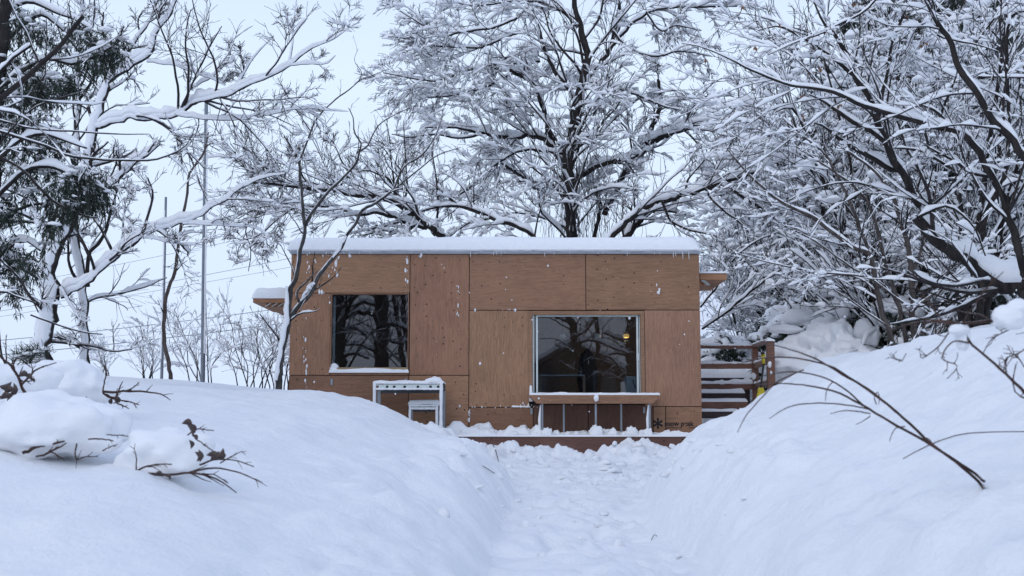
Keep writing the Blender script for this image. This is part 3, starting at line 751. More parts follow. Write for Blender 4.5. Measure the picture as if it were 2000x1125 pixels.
# table and stool on the deck
def frame_table(px0, px1, py_t, Y, dep, holes, name, label, cat, ap, lw=.045, side=True):
    x0, x1 = xat(px0, Y), xat(px1, Y); z1 = zat(py_t, Y); z0 = DECKZ + .02
    e = empty(name, ((x0 + x1) / 2, Y + dep / 2, z0), label, cat)
    g = Geo(); g.box(x0 + .002, x1 - .002, Y + .004, Y + dep - .004, z1 - .02, z1); g.build('tabletop', M_STEELD, e)
    za = z1 - .021 - ap
    hs = [(x0 + (x1 - x0) * f - .018, x0 + (x1 - x0) * f + .018, z1 - .021 - ap * .62, z1 - .021 - ap * .2) for f in holes]
    g = Geo(); wall_grid(g, x0 + .001, x1 - .001, za, z1 - .021, hs, Y, Y + .006); fa = g.build('apron', M_ALU, e)
    g = Geo(); g.box(x0 + .001, x1 - .001, Y + dep - .006, Y + dep, za - .03, z1 - .021); g.build('apron', M_STEELD, e)
    for x in (x0, x1 - lw):
        for y in (Y - .002, Y + dep - lw + .002):
            g = Geo(); g.box(x, x + lw, y, y + lw, z0, za - .001); g.build('leg', M_STEEL, e, bevel=.003)
    g = Geo()
    slab(g, x0 - .01, x1 + .01, Y - .012, Y + dep, z1 + .001, .028, .02, int(px0), .5, .02, nfr=7)
    # rime crusted on the front faces
    for x in (x0 - .004, x1 - lw - .004):
        zz = np.linspace(z0 + .02, z1 + .01, 16); pts = np.stack([np.full(16, x + lw / 2), np.full(16, Y - .002), zz], -1)
        tubes(g, pts[None], (lw * .52 * (1 + .35 * (rng.random(16) - .5)))[None], 7)
    K_ = 40; xx = np.linspace(x0, x1, K_)
    for zc, rr in ((z1 - .002, .014), (za + .012, .015)):
        tubes(g, np.stack([xx, np.full(K_, Y - .002), np.full(K_, zc)], -1)[None], (rr * (1 + .6 * (rng.random(K_) - .5)))[None], 6)
    g.build('rime_snow', M_SNOWB, e, smooth=True)
    return e, x0, x1, z1
e, tx0, tx1, tz1 = frame_table(730, 866, 748, 16.72, .6, (.06, .2, .3, .45, .64, .82, .93), 'work_table', 'snow-rimed steel frame table on the deck beside the left bank', 'table', .075)
g = Geo(); blob(g, (tx1 - .12, 16.78, tz1 + .02), (.12, .08, .06), 2, .4, 1.5, 26, 18); g.build('snow_lump', M_SNOWB, e, smooth=True)
e, a_, b_, c_ = frame_table(800, 857, 792, 17.0, .3, (), 'metal_stool', 'small steel stool with a thick snow cap under the frame table', 'stool', .035, .035)
g = Geo(); slab(g, a_ - .015, b_ + .02, 16.98, 17.32, c_ + .02, .06, .045, 3, .1, .02); g.build('snow_cap', M_SNOWB, e, smooth=True)

# ------------------------------------------------------------------ railing, steps, shovel at the right
rl = empty('deck_railing', (xat(1440, 20), 20, DECKZ - .2), 'red-brown timber railing with snow on its rails right of the cabin', 'railing')
rails = []
def rail(a, b, w, h, m=M_RAIL, sn=.035, nm='rail'):
    g = Geo(); g.beam(a, b, w, h); g.build(nm, m, rl)
    if sn:
        g = Geo(); K_ = 24; a = np.array(a); b = np.array(b); pts = a + (b - a) * np.linspace(0, 1, K_)[:, None]; pts[:, 2] += h / 2 - .006
        snow_tubes(g, pts[None], np.full((1, K_), .002), w=w * .5, h=sn, lump=.8, keep=1.1); g.build('rail_snow', M_SNOWB, rl, smooth=True)
YB, YF = 20.4, 18.9
rail(P(1340, 677.5, YB), P(1472, 678.5, YB), .09, .05)
rail(P(1340, 715.5, YB), P(1472, 715, YB), .05, .09)
rail(P(1340, 756, YB), P(1475, 755, YB), .05, .10, M_RAIL, .06)
rail(P(1474, 676, YB), P(1504, 666, YF), .09, .05)
rail(P(1474, 715, YB), P(1502, 704, YF), .05, .09)
rail(P(1474, 755, YB), P(1502, 748, YF), .05, .09)
for px, Y, y0, y1, w in ((1474, YB, 679, 790, .1), (1504, YF, 668, 800, .115)):
    a = P(px, y0, Y); b = P(px, y1, Y); b[0] = a[0]; g = Geo(); g.beam(b, a, w, w); g.build('post', M_RAIL, rl, bevel=.003)
g = Geo(); p = P(1504, 667, YF); slab(g, p[0] - .07, p[0] + .07, YF - .07, YF + .07, p[2] + .002, .035, .03, 3, .4, .015)
for px, py, s in ((1503, 712, 1.0), (1506, 728, .6), (1472, 735, 1.2)):
    q = P(px, py, (YF if px > 1490 else YB) - .06); blob(g, q, (.03 * s, .02, .05 * s), px, .4, 1.5, 14, 10, base=1)
g.build('post_snow', M_SNOWB, rl, smooth=True)
st = empty('timber_steps', (xat(1420, 19.5), 19.5, DECKZ - .5), 'dark timber steps loaded with snow below the railing', 'steps')
for py0, py1, Y, m, sn, x1 in ((738, 745, 21.4, M_RAILD, .17, 1468), (768, 778, 20.0, M_RAILD, .07, 1453), (785, 799, 19.4, M_RAIL, .06, 1458), (804, 817, 18.9, M_RAILD, .05, 1440)):
    xa, xb = xat(1300, Y), xat(x1, Y); za, zb2 = zat(py1, Y), zat(py0, Y)
    g = Geo(); g.box(xa, xb, Y, Y + (.5 if sn < .1 else .6), za, zb2); g.build('tread', m, st, bevel=.004)
    g = Geo(); slab(g, xa, xb, Y - .01, Y + (.48 if sn < .1 else .6), zb2 + .001, sn, sn * .8, int(py0), .25, .04); g.build('tread_snow', M_SNOWB, st, smooth=True)
g = Geo(); a = P(1458, 744, 20.6); b = P(1458, 800, 20.6); b[0] = a[0]; g.beam(b, a, .09, .09); g.build('post', M_RAILD, st)
g = Geo(); a = P(1489, 742, 21.5); g.beam(P(1505, 741.5, 21.5), P(1600, 739, 21.5), .3, .05); g.build('side_board', M_RAILD, st)
g = Geo(); a = P(1505, 738, 21.4); b = P(1600, 735, 21.4); slab(g, a[0], b[0], 21.3, 21.8, a[2], .16, .1, 9, .2, .05); g.build('tread_snow', M_SNOWB, st, smooth=True)
sv = empty('snow_shovel', P(1486, 768, 18.8), 'snow shovel with black shaft and yellow grip leaning on the railing', 'shovel')
def bar(a, b, r0, r1, nm, m, par, n=10):
    g = Geo(); a = np.array(a); b = np.array(b); pts = a + (b - a) * np.array([0, .03, .5, .97, 1])[:, None]; tubes(g, pts[None], np.array([[r0 * .5, r0, (r0 + r1) / 2, r1, r1 * .5]]), n); return g.build(nm, m, par, smooth=True)
bar(P(1485, 765, 18.8), P(1491.5, 709, 18.83), .017, .016, 'shaft', M_BLK, sv)
bar(P(1491.5, 711, 18.83), P(1490, 689, 18.83), .022, .036, 'grip', M_YEL, sv)
bar(P(1490, 692, 18.79), P(1489.6, 688, 18.79), .03, .028, 'grip_hole', M_BLK, sv)
g = Geo(); a = P(1484, 757, 18.78); g.add([a + np.array(q) for q in ((-.07, 0, -.22), (.1, 0, -.16), (.06, 0, .0), (-.02, 0, .0), (-.07, .03, -.22), (.1, .03, -.16), (.06, .03, .0), (-.02, .03, .0))], [(0, 1, 2, 3), (7, 6, 5, 4), (0, 4, 5, 1), (1, 5, 6, 2), (2, 6, 7, 3), (3, 7, 4, 0)]); g.build('blade', M_YEL, sv, bevel=.008)

# ------------------------------------------------------------------ trees
def make_tree(name, label, limbs, Y, base, bark=M_BARK, cat='tree', group=None, lv=((5, .45, 45, 8), (7, .5, 42, 5), (5, .55, 40, 4)),
              up=.1, grav=0.0, snow=1.0, twr=.0028, snow_w=.02, snow_h=.075, limb_keep=1.1, extra=None, rmaxc=.03, twsnow=.55, lens=None, flat=.2, noleaf=True, tw_h=.03, lmax=3.0, t0=.12, trunk_n=9, wig=.16, snow_rs=.035, npads=0, padr=.03, ntrunk=99):
    e = empty(name, base, label, cat, group)
    gt, gs, gc, gl2 = Geo(), Geo(), Geo(), Geo()
    K = 40
    pr = []
    for li, l in enumerate(limbs):
        tubes(gt if li < ntrunk else gl2, l[None, :, :3], l[None, :, 3], trunk_n, .18)
        snow_tubes(gs, l[None, :, :3], l[None, :, 3], w=snow_w * .3, h=snow_h, lump=.6, keep=limb_keep, wr=1.0, rs=snow_rs)
        i = np.linspace(0, len(l) - 1, K); j = np.minimum(i.astype(int), len(l) - 2); u = (i - j)[:, None]
        pr.append(l[j] * (1 - u) + l[j + 1] * u)
    pr = np.array(pr); pts, rad = pr[..., :3], pr[..., 3]
    L0 = np.linalg.norm(np.diff(pts, axis=1), axis=2).sum(1)
    batches = []
    cur = (pts, rad)
    for q, (n, ra, an, Kc) in enumerate(lv):
        p, r = cur
        if q == 0:
            c = grow(p, r, n * np.clip(L0, .3, 9), ra, an, Kc, t0=t0, up=up, flat=flat, wig=wig, rr=.42, grav=grav, rmin=twr, lmin=.25, lmax=lmax, rmaxc=rmaxc)
        else:
            c = grow(p, r, n, ra, an, Kc, t0=.15, up=up, flat=flat, wig=wig * 1.1, rr=.55, grav=grav, rmin=twr, lmin=.08, lmax=lmax)
        batches.append(c); cur = c
    if extra is not None:
        for x in extra: batches.append(x)
    for q, (p, r) in enumerate(batches):
        tubes(gc, p, r, 4 if q == 0 else 3)
        if snow > 0:
            s = [1.0, .8, .62][min(q, 2)]
            snow_tubes(gs, p, r, w=snow_w * s * .42, h=(tw_h * snow * s) * 1.0, lump=1.0, keep=[.9, twsnow + .05, twsnow * .8][min(q, 2)])
    if npads:
        p, t = along(batches[1][0] if len(batches) > 1 else batches[0][0], npads); p = p[np.abs(t[:, 2]) < .75]
        pads(gs, p + [0, 0, padr * .3], padr * (.4 + 1.3 * rng.random(len(p)) ** 2), flat=.65, jit=.9)
    gt.build('trunk', bark, e, smooth=True)
    if gl2.n: gl2.build('limbs', M_BARK, e, smooth=True)
    gc.build('twigs', M_TWIG, e)
    if gs.n: gs.build('snow_load', M_SNOWB, e, smooth=True)
    return e, batches

def gl(px, Y, dz=-.1):
    """ground point under px at depth Y"""
    x = xat(px, Y, 830); return (x, Y, gz(x, Y) + dz)
def ext_base(l, Y, r=None):
    """carry a limb's first point down to the ground"""
    x, y = l[0, 0], l[0, 1]; z = gz(x, y) - .25
    b = np.array([[x + .02, y, z, l[0, 3] * 1.25]]); return np.vstack([b, l])

# ---- big tree at the left edge
Y = 15.0
T1 = [limb([(83, 704, 19), (83, 645, 18.5), (94, 572, 17), (104, 506, 16), (118, 454, 15), (139, 402, 13), (172, 297, 11), (184, 236, 10), (199, 182, 9.5), (216, 152, 9), (257, 125, 8), (287, 101, 7.5), (311, 51, 6), (334, 20, 5), (352, -40, 3)], Y),
      limb([(104, 506, 12), (85, 455, 10), (66, 405, 8), (45, 340, 6), (22, 262, 4, .5), (5, 200, 2, .8)], Y),
      limb([(184, 245, 8), (220, 238, 7.5), (260, 228, 7.2), (300, 228, 7), (340, 222, 7), (375, 200, 6.5), (430, 185, 6, -.3), (478, 169, 5.5, -.4), (535, 142, 5, -.5), (565, 125, 4.3, -.6), (589, 105, 3.5, -.6), (620, 88, 3, -.7), (657, 71, 2.2, -.8), (687, 51, 1.2, -.8)], Y),
      limb([(344, 222, 4.5), (400, 229, 4), (440, 232, 3.8), (480, 231, 3.4), (530, 222, 3), (570, 212, 2.6), (610, 210, 2.2), (645, 216, 1.6), (680, 217, 1)], Y, yj=0),
      limb([(565, 125, 3), (570, 90, 2.3), (573, 50, 2), (578, 8, 1.4), (585, -30, 1)], Y - .6),
      limb([(455, 177, 4), (470, 150, 3.6), (488, 120, 3), (512, 92, 2.2), (535, 70, 1.2)], Y - .4),
      limb([(567, 126, 3), (600, 124, 2.6), (636, 123, 2), (655, 108, 1.2)], Y - .6),
      limb([(287, 118, 4), (338, 126, 3.8), (378, 139, 3.4), (409, 151, 2.8), (439, 166, 2.2)], Y),
      limb([(372, 172, 3), (409, 152, 3), (435, 130, 2.5), (452, 105, 1.5)], Y + .2),
      limb([(207, 163, 6), (240, 110, 5.5), (268, 72, 5), (290, 40, 4), (310, -5, 3)], Y + .3),
      limb([(118, 575, 9), (145, 562, 8.5), (173, 546, 8), (215, 513, 8), (250, 478, 8), (277, 457, 7.5), (312, 442, 6.5), (357, 433, 6), (392, 419, 5.5), (413, 402, 5), (444, 385, 4.5), (475, 361, 3.5), (520, 345, 2.5), (570, 338, 1.4)], Y),
      limb([(357, 436, 3.5), (400, 437, 3), (430, 439, 2.6), (490, 442, 2), (520, 458, 1.6), (532, 480, 1)], Y),
      limb([(270, 462, 4), (300, 465, 3), (340, 475, 2.2), (395, 478, 1.4)], Y),
      limb([(140, 402, 9), (175, 384, 8), (213, 362, 8), (253, 322, 7), (294, 293, 5.5), (310, 280, 3)], Y),
      limb([(250, 478, 3), (262, 450, 2.5), (245, 425, 2), (240, 400, 1.2)], Y),
      limb([(118, 560, 4), (135, 590, 3.5), (150, 615, 3), (158, 640, 2)], Y - .1)]
T1[0] = ext_base(T1[0], Y)
up_ = T1[0][len(T1[0]) // 2:].copy(); T1[0] = T1[0][:len(T1[0]) // 2 + 1]; T1.append(up_)
make_tree('bare_tree', 'thick-trunked bare tree at the left edge with long snow-laden limbs reaching right', T1, Y, gl(83, Y), bark=M_BARKW,
          lv=((3.4, .34, 46, 14), (6.5, .46, 45, 9), (6, .5, 42, 6)), snow_h=.095, twr=.0032, lmax=1.5, twsnow=.28, tw_h=.026, up=.1, npads=130, padr=.028, snow_rs=.055, wig=.1)
Y = 15.6
T2 = [limb([(168, 712, 9), (165, 640, 9), (160, 560, 8.5), (155, 505, 9), (142, 440, 7.5), (141, 390, 6), (148, 290, 5.5), (150, 200, 5), (152, 110, 4.5), (158, 40, 4), (163, -30, 3)], Y),
      limb([(172, 560, 4), (173, 499, 3.8), (194, 475, 3.6), (210, 440, 3), (216, 410, 2.5), (225, 385, 2), (236, 340, 1.2)], Y - .3),
      limb([(173, 499, 3), (159, 468, 2.6), (152, 440, 2.2), (149, 415, 1.4)], Y - .3),
      limb([(162, 682, 5), (140, 668, 4), (118, 660, 3.5), (95, 655, 2.5)], Y),
      limb([(150, 200, 3), (185, 150, 2.5), (215, 100, 2), (235, 60, 1.2)], Y)]
T2[0] = ext_base(T2[0], Y)
make_tree('bare_tree', 'slimmer snow-plastered trunk standing just right of the thick left tree', T2, Y, gl(168, Y), bark=M_BARKW, ntrunk=1,
          lv=((2.6, .4, 46, 12), (5, .5, 44, 8), (4, .6, 42, 5)), snow_h=.08, lmax=1.2, twsnow=.35)

# ---- conifer at the far left, with hanging sprays
def sprays(gl_, gs_, gtw, C, r, n, ln=.17):
    """drooping needle clusters around points C (N,3)"""
    for c, rr in zip(C, r):
        m = int(n * rr / .25)
        b = c + rng.normal(0, 1, (m, 3)) * np.array([.55, .45, .38]) * rr
        d = rng.normal(0, .45, (m, 3)); d[:, 2] -= .8
        K = 4; tw = b[:, None, :] + nrm(d)[:, None, :] * (np.linspace(0, 1, K) ** 1.1)[None, :, None] * (ln * (.6 + .8 * rng.random(m)))[:, None, None]
        tubes(gtw, tw, np.full((m, K), .0022), 3)
        p, t = along(tw, m * 9)
        dd = t + rng.normal(0, .55, t.shape)
        needles(gl_, p, dd, .06, .0055, .5)
        snow_tubes(gs_, tw, np.full((m, K), .003), w=.006, h=.02, lump=1.0, keep=.1, vert=1.0)
        k = max(1, int(m * .16)); q = b[rng.integers(0, m, k)] + np.array([0, 0, .02])
        pads(gs_, q, .018 + .035 * rng.random(k) ** 2, flat=.55, jit=.9)
Y = 11.5
e = empty('conifer', gl(-40, Y), 'dark green conifer at the far left with drooping snowy sprays', 'conifer')
gT, gN, gS, gW = Geo(), Geo(), Geo(), Geo()
tr = limb([(-45, 800, 26), (-40, 600, 24), (-28, 400, 21), (-10, 230, 18), (2, 100, 13), (12, 0, 11), (18, -60, 9)], Y)
tubes(gT, tr[None, :, :3], tr[None, :, 3], 10, .15)
bl = [[(2, 90, 4), (40, 55, 4), (80, 30, 3.5), (120, 55, 3), (150, 95, 2)], [(10, 20, 4), (60, 5, 3.5), (110, 25, 3), (150, 40, 2), (185, 62, 1.5)],
      [(-5, 180, 5), (40, 140, 4), (90, 115, 3.5), (140, 125, 3), (190, 110, 3), (222, 90, 2)], [(-10, 260, 5), (30, 215, 4), (70, 190, 3.5), (110, 200, 3), (145, 170, 2)],
      [(-18, 330, 5), (30, 280, 4), (80, 262, 4), (130, 275, 3), (170, 290, 2)], [(-20, 400, 5), (40, 340, 4), (90, 325, 3.6), (150, 345, 3), (205, 370, 2)],
      [(-25, 470, 5), (20, 420, 4), (60, 400, 3), (95, 400, 2)], [(-30, 540, 5), (10, 490, 4), (50, 470, 3), (78, 490, 2)], [(-10, 150, 4), (30, 110, 3), (60, 90, 2.5)], [(150, 120, 3), (185, 105, 3), (215, 110, 2)],
      [(-20, 300, 4), (40, 330, 3), (100, 390, 3), (160, 420, 2), (190, 425, 1.5)]]
LB = [limb(b, Y + R.uniform(-.5, .5)) for b in bl]
for l in LB:
    tubes(gT, l[None, :, :3], l[None, :, 3], 6)
    snow_tubes(gS, l[None, :, :3], l[None, :, 3], w=.012, h=.05, lump=.6)
cl = []
for (px, py, s) in ((60, 50, 1), (95, 75, 1), (125, 95, .9), (40, 30, .9), (20, 60, .8), (150, 50, .7), (175, 70, .8), (195, 90, 1), (218, 95, .8), (180, 120, .8), (205, 115, .8), (235, 75, .5),
                    (15, 120, 1), (45, 130, 1), (70, 160, .8), (30, 170, 1), (10, 200, 1), (55, 195, .8), (90, 160, .8), (110, 150, .8), (125, 160, .7), (150, 155, .6),
                    (80, 175, .7), (95, 185, .6), (60, 240, .8), (30, 240, .8), (90, 265, .9), (50, 285, .9), (110, 280, .8), (75, 310, 1), (40, 330, .8), (120, 320, .9), (150, 340, .9), (170, 345, .9),
                    (195, 350, .7), (185, 375, .8), (160, 370, 1), (130, 355, .9), (100, 345, .9), (205, 385, .5), (170, 395, .7), (145, 395, .7), (120, 400, .7), (95, 400, .5), (60, 380, .4), (15, 380, .6), (5, 420, .7), (30, 410, .5),
                    (20, 470, .8), (45, 490, .8), (60, 510, .7), (30, 520, .8), (15, 500, .6), (50, 545, .5), (25, 560, .4), (10, 300, .7), (5, 255, .7), (90, 430, .4), (110, 440, .4), (95, 470, .35), (75, 125, .6), (5, 20, .8)):
    cl.append((P(px + R.uniform(-6, 6), py + R.uniform(-6, 6), Y + R.uniform(-.5, .5)), .15 * s))
sprays(gN, gS, gT, [c[0] for c in cl], [c[1] * 1.1 for c in cl], 62, .17)
gT.build('trunk', M_BARK, e, smooth=True); gN.build('needles', M_NEEDLE, e); gS.build('snow_load', M_SNOWB, e, smooth=True)
# a small pine shrub poking from the snow at the trunk foot
e = empty('conifer', gl(55, 14.2), 'low tuft of pine needles at the foot of the thick left tree', 'conifer')
gN, gS, gT = Geo(), Geo(), Geo()
C = [P(px, py, 14.2) for px, py in ((35, 705), (55, 700), (72, 695), (85, 690), (60, 712), (45, 692))]
for c in C:
    m = 80; d = rng.normal(0, .6, (m, 3)); d[:, 2] = np.abs(d[:, 2]); needles(gN, np.repeat(c[None], m, 0) + rng.normal(0, .04, (m, 3)), d, .14, .004, .0)
tubes(gT, np.array([[P(58, 735, 14.2), P(58, 715, 14.2), P(60, 700, 14.2)]]), np.full((1, 3), .015), 5)
pads(gS, np.array(C[:4]) + [0, 0, .05], .06); gT.build('trunk', M_BARK, e); gN.build('needles', M_NEEDLE, e); gS.build('snow_load', M_SNOWB, e, smooth=True)

# ---- overhanging bare boughs at the far left, close to the lens
Y = 7.5
T = [limb([(-60, 260, 7), (0, 196, 6), (40, 165, 5.6), (85, 122, 5.2), (130, 75, 4.6), (163, 31, 4)], Y),
     limb([(-40, 240, 4), (0, 257, 3), (88, 284, 2.8), (135, 304, 2.5), (189, 311, 2.2), (250, 314, 2), (304, 311, 1.8), (351, 294, 1.4), (370, 275, 1), (380, 250, .7)], Y + 1),
     limb([(-30, 225, 3), (20, 240, 2.2), (68, 252, 2), (162, 258, 1.8), (230, 262, 1.4), (290, 262, .9)], Y + .8),
     limb([(-40, 350, 3), (0, 280, 2), (60, 215, 1.8), (120, 190, 1.4), (180, 175, .9)], Y + .6),
     limb([(-30, 620, 3), (0, 570, 2.4), (35, 580, 2), (70, 592, 1.6)], Y + 2), limb([(0, 505, 2.4), (35, 540, 2.2), (60, 580, 1.8), (75, 610, 1.2)], Y + 2),
     limb([(60, 615, 1.8), (110, 633, 1.8), (160, 648, 1.6), (200, 653, 1)], Y + 3), limb([(-20, 560, 1.6), (-5, 620, 1.6), (5, 700, 2.2), (25, 720, 2.2)], Y)]
T = [np.vstack([[[*(T[0][0, :3] + [-1.2, 0, -2.2]), T[0][0, 3] * 1.6]], T[0]])] + T[1:]
make_tree('bare_tree', 'dark bare boughs overhanging from the left, nearest the viewer', T, Y, (T[0][0, 0], Y, gz(T[0][0, 0], Y)), lv=((1.6, .25, 50, 8), (3, .5, 50, 5)), snow_h=.03, lmax=.9, twr=.002, twsnow=.4, snow_w=.008, tw_h=.012, wig=.22)

# ---- sapling in front of the cabin
Y = 15.9
T3 = [limb([(543, 741, 7), (551, 682, 6.5), (563, 625, 6), (566, 599, 5.5), (567, 568, 5), (577, 540, 4.6), (583, 505, 4.4), (588, 477, 4.2), (595, 445, 4), (590, 399, 3.6), (588, 356, 3.2), (584, 321, 2.8), (570, 292, 2), (555, 265, 1.2)], Y),
      limb([(563, 627, 5.5), (570, 614, 5.5), (588, 594, 5), (611, 565, 4.6), (622, 542, 4.4), (642, 514, 4.2), (665, 485, 3.8), (679, 457, 3.4), (692, 438, 3.4), (706, 413, 3.2), (734, 397, 3), (766, 372, 2.6), (780, 342, 2.2), (793, 322, 2), (827, 300, 1.6), (850, 265, 1.2), (866, 221, .8)], Y),
      limb([(594, 442, 3.6), (600, 428, 3.4), (628, 392, 3.2), (656, 360, 3), (695, 321, 2.6), (702, 297, 2.2), (720, 282, 1.8), (738, 246, 1.5), (777, 221, .9), (800, 212, .6)], Y + .2),
      limb([(697, 300, 1.8), (706, 284, 1.7), (692, 258, 1.5), (690, 232, 1.2), (681, 211, .8)], Y + .2),
      limb([(584, 321, 2.4), (592, 295, 2.2), (606, 262, 2), (616, 236, 1.9), (633, 216, 1.7), (657, 193, 1.5), (680, 176, 1.3), (704, 157, 1.1), (728, 147, .9), (756, 136, .6)], Y + .1),
      limb([(606, 255, 1.4), (582, 220, 1.2), (562, 189, 1), (542, 152, .7)], Y + .1),
      limb([(766, 374, 2), (791, 353, 1.8), (827, 324, 1.5), (855, 303, 1.2), (900, 288, .7)], Y),
      limb([(585, 590, 2.6), (580, 571, 2.2), (597, 551, 1.8), (620, 529, 1)], Y - .05),
      limb([(701, 157, 1), (706, 140, .8), (692, 118, .6), (700, 95, .4)], Y), limb([(787, 392, .8), (791, 350, .7), (786, 300, .6), (790, 262, .4)], Y)]
T3[0] = ext_base(T3[0], Y)
e, _ = make_tree('sapling', 'slender two-stemmed sapling crossing in front of the cabin left end', T3, Y, gl(543, Y), bark=M_BARKS, lv=((1.5, .2, 42, 7), (2, .45, 40, 5)), snow_h=.02, lmax=.55, twr=.0018, twsnow=.2, snow_w=.004, tw_h=.012)
g = Geo(); a = P(600, 578, Y - .03); l = limb([(585, 592, 2), (596, 578, 5), (606, 566, 8), (616, 556, 3)], Y - .03, 14)
snow_tubes(g, l[None, :, :3], l[None, :, 3], w=.012, h=.05, lump=.3)
l = limb([(540, 742, 4), (549, 690, 4), (560, 640, 5), (563, 590, 4), (563, 560, 2)], Y - .06, 24); l[:, :3] += [-.02, 0, 0]; tubes(g, l[None, :, :3], l[None, :, 3] * 1.1, 8, .3)
l = limb([(650, 503, 1.5), (664, 482, 3), (676, 460, 2)], Y - .04, 10); tubes(g, l[None, :, :3], l[None, :, 3], 7, .3)
g.build('packed_snow', M_SNOWB, e, smooth=True)

# ---- central tree behind the cabin
Y = 24.0
def sp(pl, dy=0): return limb(pl, Y + dy)
T4 = [sp([(1118, 560, 11), (1115, 464, 9.5), (1111, 397, 9.5), (1105, 334, 9), (1113, 292, 8.5), (1122, 251, 8), (1126, 209, 8), (1136, 167, 7), (1143, 134, 6), (1138, 100, 5.5), (1128, 54, 4.5), (1115, 0, 4), (1110, -40, 3)]),
      sp([(1105, 325, 6), (1080, 292, 5.6), (1059, 271, 5.2), (1034, 265, 4.6), (1001, 267, 4.2), (971, 267, 3.8, -.5), (942, 260, 3.2, -.7), (905, 252, 2.6, -.9), (870, 248, 2, -1), (830, 250, 1.3, -1.2)]),
      sp([(1118, 359, 6), (1147, 334, 5.6), (1176, 322, 5.4), (1209, 313, 5), (1243, 305, 5), (1262, 296, 3)]),
      sp([(1180, 420, 6, 1), (1215, 350, 6, 1), (1243, 297, 6.5, .8), (1272, 276, 6.5, .6), (1314, 259, 6, .5), (1347, 246, 5.5, .4), (1368, 238, 5, .4), (1397, 237, 3.5, .3), (1430, 243, 2, .2)]),
      sp([(1128, 202, 4.6), (1105, 167, 4.4), (1084, 138, 4.2), (1067, 104, 3.8), (1055, 67, 3), (1050, 45, 1.5)], -.3),
      sp([(1085, 300, 4, .6), (1072, 250, 4.4, .6), (1063, 217, 4.8, .5), (1047, 175, 5, .4), (1034, 155, 5, .3), (1009, 144, 4.2), (984, 134, 3.2), (950, 135, 2.2)], .3),
      sp([(1047, 175, 4, .4), (1040, 150, 3.5, .5), (1025, 118, 2.5, .6)], .3),
      sp([(1145, 155, 4.8), (1168, 129, 4.6), (1189, 100, 4.4), (1201, 63, 4), (1209, 21, 3.4), (1212, -20, 2.6)], -.2),
      sp([(1189, 100, 3.4), (1209, 75, 3.2), (1235, 46, 3), (1272, 23, 2.6), (1306, 15, 2.4), (1356, 14, 2.2), (1402, 13, 1.8), (1440, 12, 1)], -.3),
      sp([(1250, 290, 4.5, .8), (1282, 230, 4.8, .8), (1290, 192, 4, .8), (1284, 155, 3, .8)], 0),
      sp([(1055, 120, 2.6), (1000, 125, 2.4), (950, 128, 2.2, -.4), (900, 142, 2, -.6), (850, 158, 1.7, -.8), (790, 150, 1.4, -1), (748, 142, 1, -1)]),
      sp([(1030, 60, 2.4), (990, 72, 2.3, -.2), (940, 92, 2.1, -.4), (880, 92, 1.9, -.6), (830, 86, 1.6, -.8), (790, 75, 1.3, -1), (758, 72, .9, -1)]),
      sp([(1010, 35, 2.4), (960, 55, 2.2), (900, 62, 2), (860, 70, 1.8), (815, 42, 1.4), (775, 18, 1)], -1),
      sp([(1128, 54, 3), (1095, 20, 2.6), (1060, 5, 2.4), (1000, 3, 2), (930, 12, 1.6), (880, 2, 1.2)]),
      sp([(940, 262, 2.4), (900, 270, 2.2), (850, 262, 1.8), (800, 268, 1.4), (765, 262, .9)], -1),
      sp([(1000, 145, 2.6), (960, 165, 2.4), (920, 178, 2.2), (870, 188, 1.8), (820, 190, 1.2)], -.6),
      sp([(1063, 380, 3.4, .8), (1034, 357, 4), (1009, 337, 3.6), (985, 322, 2.8), (950, 310, 1.6)], 1),
      sp([(1100, 300, 3), (1065, 296, 2.8), (1035, 292, 2.6), (1000, 301, 2.4), (955, 332, 2.2), (915, 368, 2), (860, 400, 1.4)], -.5),
      sp([(1150, 162, 3), (1180, 165, 2.6), (1230, 180, 2.2), (1290, 205, 1.6), (1330, 215, 1)], -.5),
      sp([(1160, 470, 4, .6), (1172, 400, 3.8, .6), (1160, 360, 3.4, .6), (1150, 330, 2.4, .6)]),
      sp([(1195, 60, 2.4), (1230, 95, 2.2), (1280, 110, 2), (1330, 100, 1.6), (1390, 110, 1)], -.8),
      sp([(1262, 23, 2), (1290, 60, 1.8), (1320, 50, 1.5), (1370, 60, 1)], -.5)]
T4[0][:, 3] *= 1.2; T4[0][:, 1] -= .5; T4[0] = ext_base(T4[0], Y)
# hanging vines round the trunk
vb = []
for k in range(260):
    a = rng.random(); py = 210 + 230 * rng.random(); px = 1120 + rng.normal(0, 55) + (py - 300) * .08
    p = P(px, py, Y + rng.normal(0, .5)); ln = .4 + 1.3 * rng.random(); n_ = 8
    d = np.cumsum(rng.normal(0, .035, (n_, 3)), 0); d[:, 2] = -np.linspace(0, ln, n_); vb.append(p + d)
vb = np.array(vb); vines = (vb, np.full(vb.shape[:2], .0045))
make_tree('bare_tree', 'tall dark-trunked tree rising behind the middle of the cabin roof', T4, Y, gl(1118, Y), lv=((3.6, .46, 42, 14), (6.2, .56, 38, 9), (4.6, .68, 33, 7)), snow_h=.15, twr=.0048, wig=.11,
          lmax=2.2, twsnow=.58, snow_w=.04, tw_h=.05, up=.03, grav=.04, flat=.35, extra=[vines], npads=1100, padr=.055, snow_rs=.06)

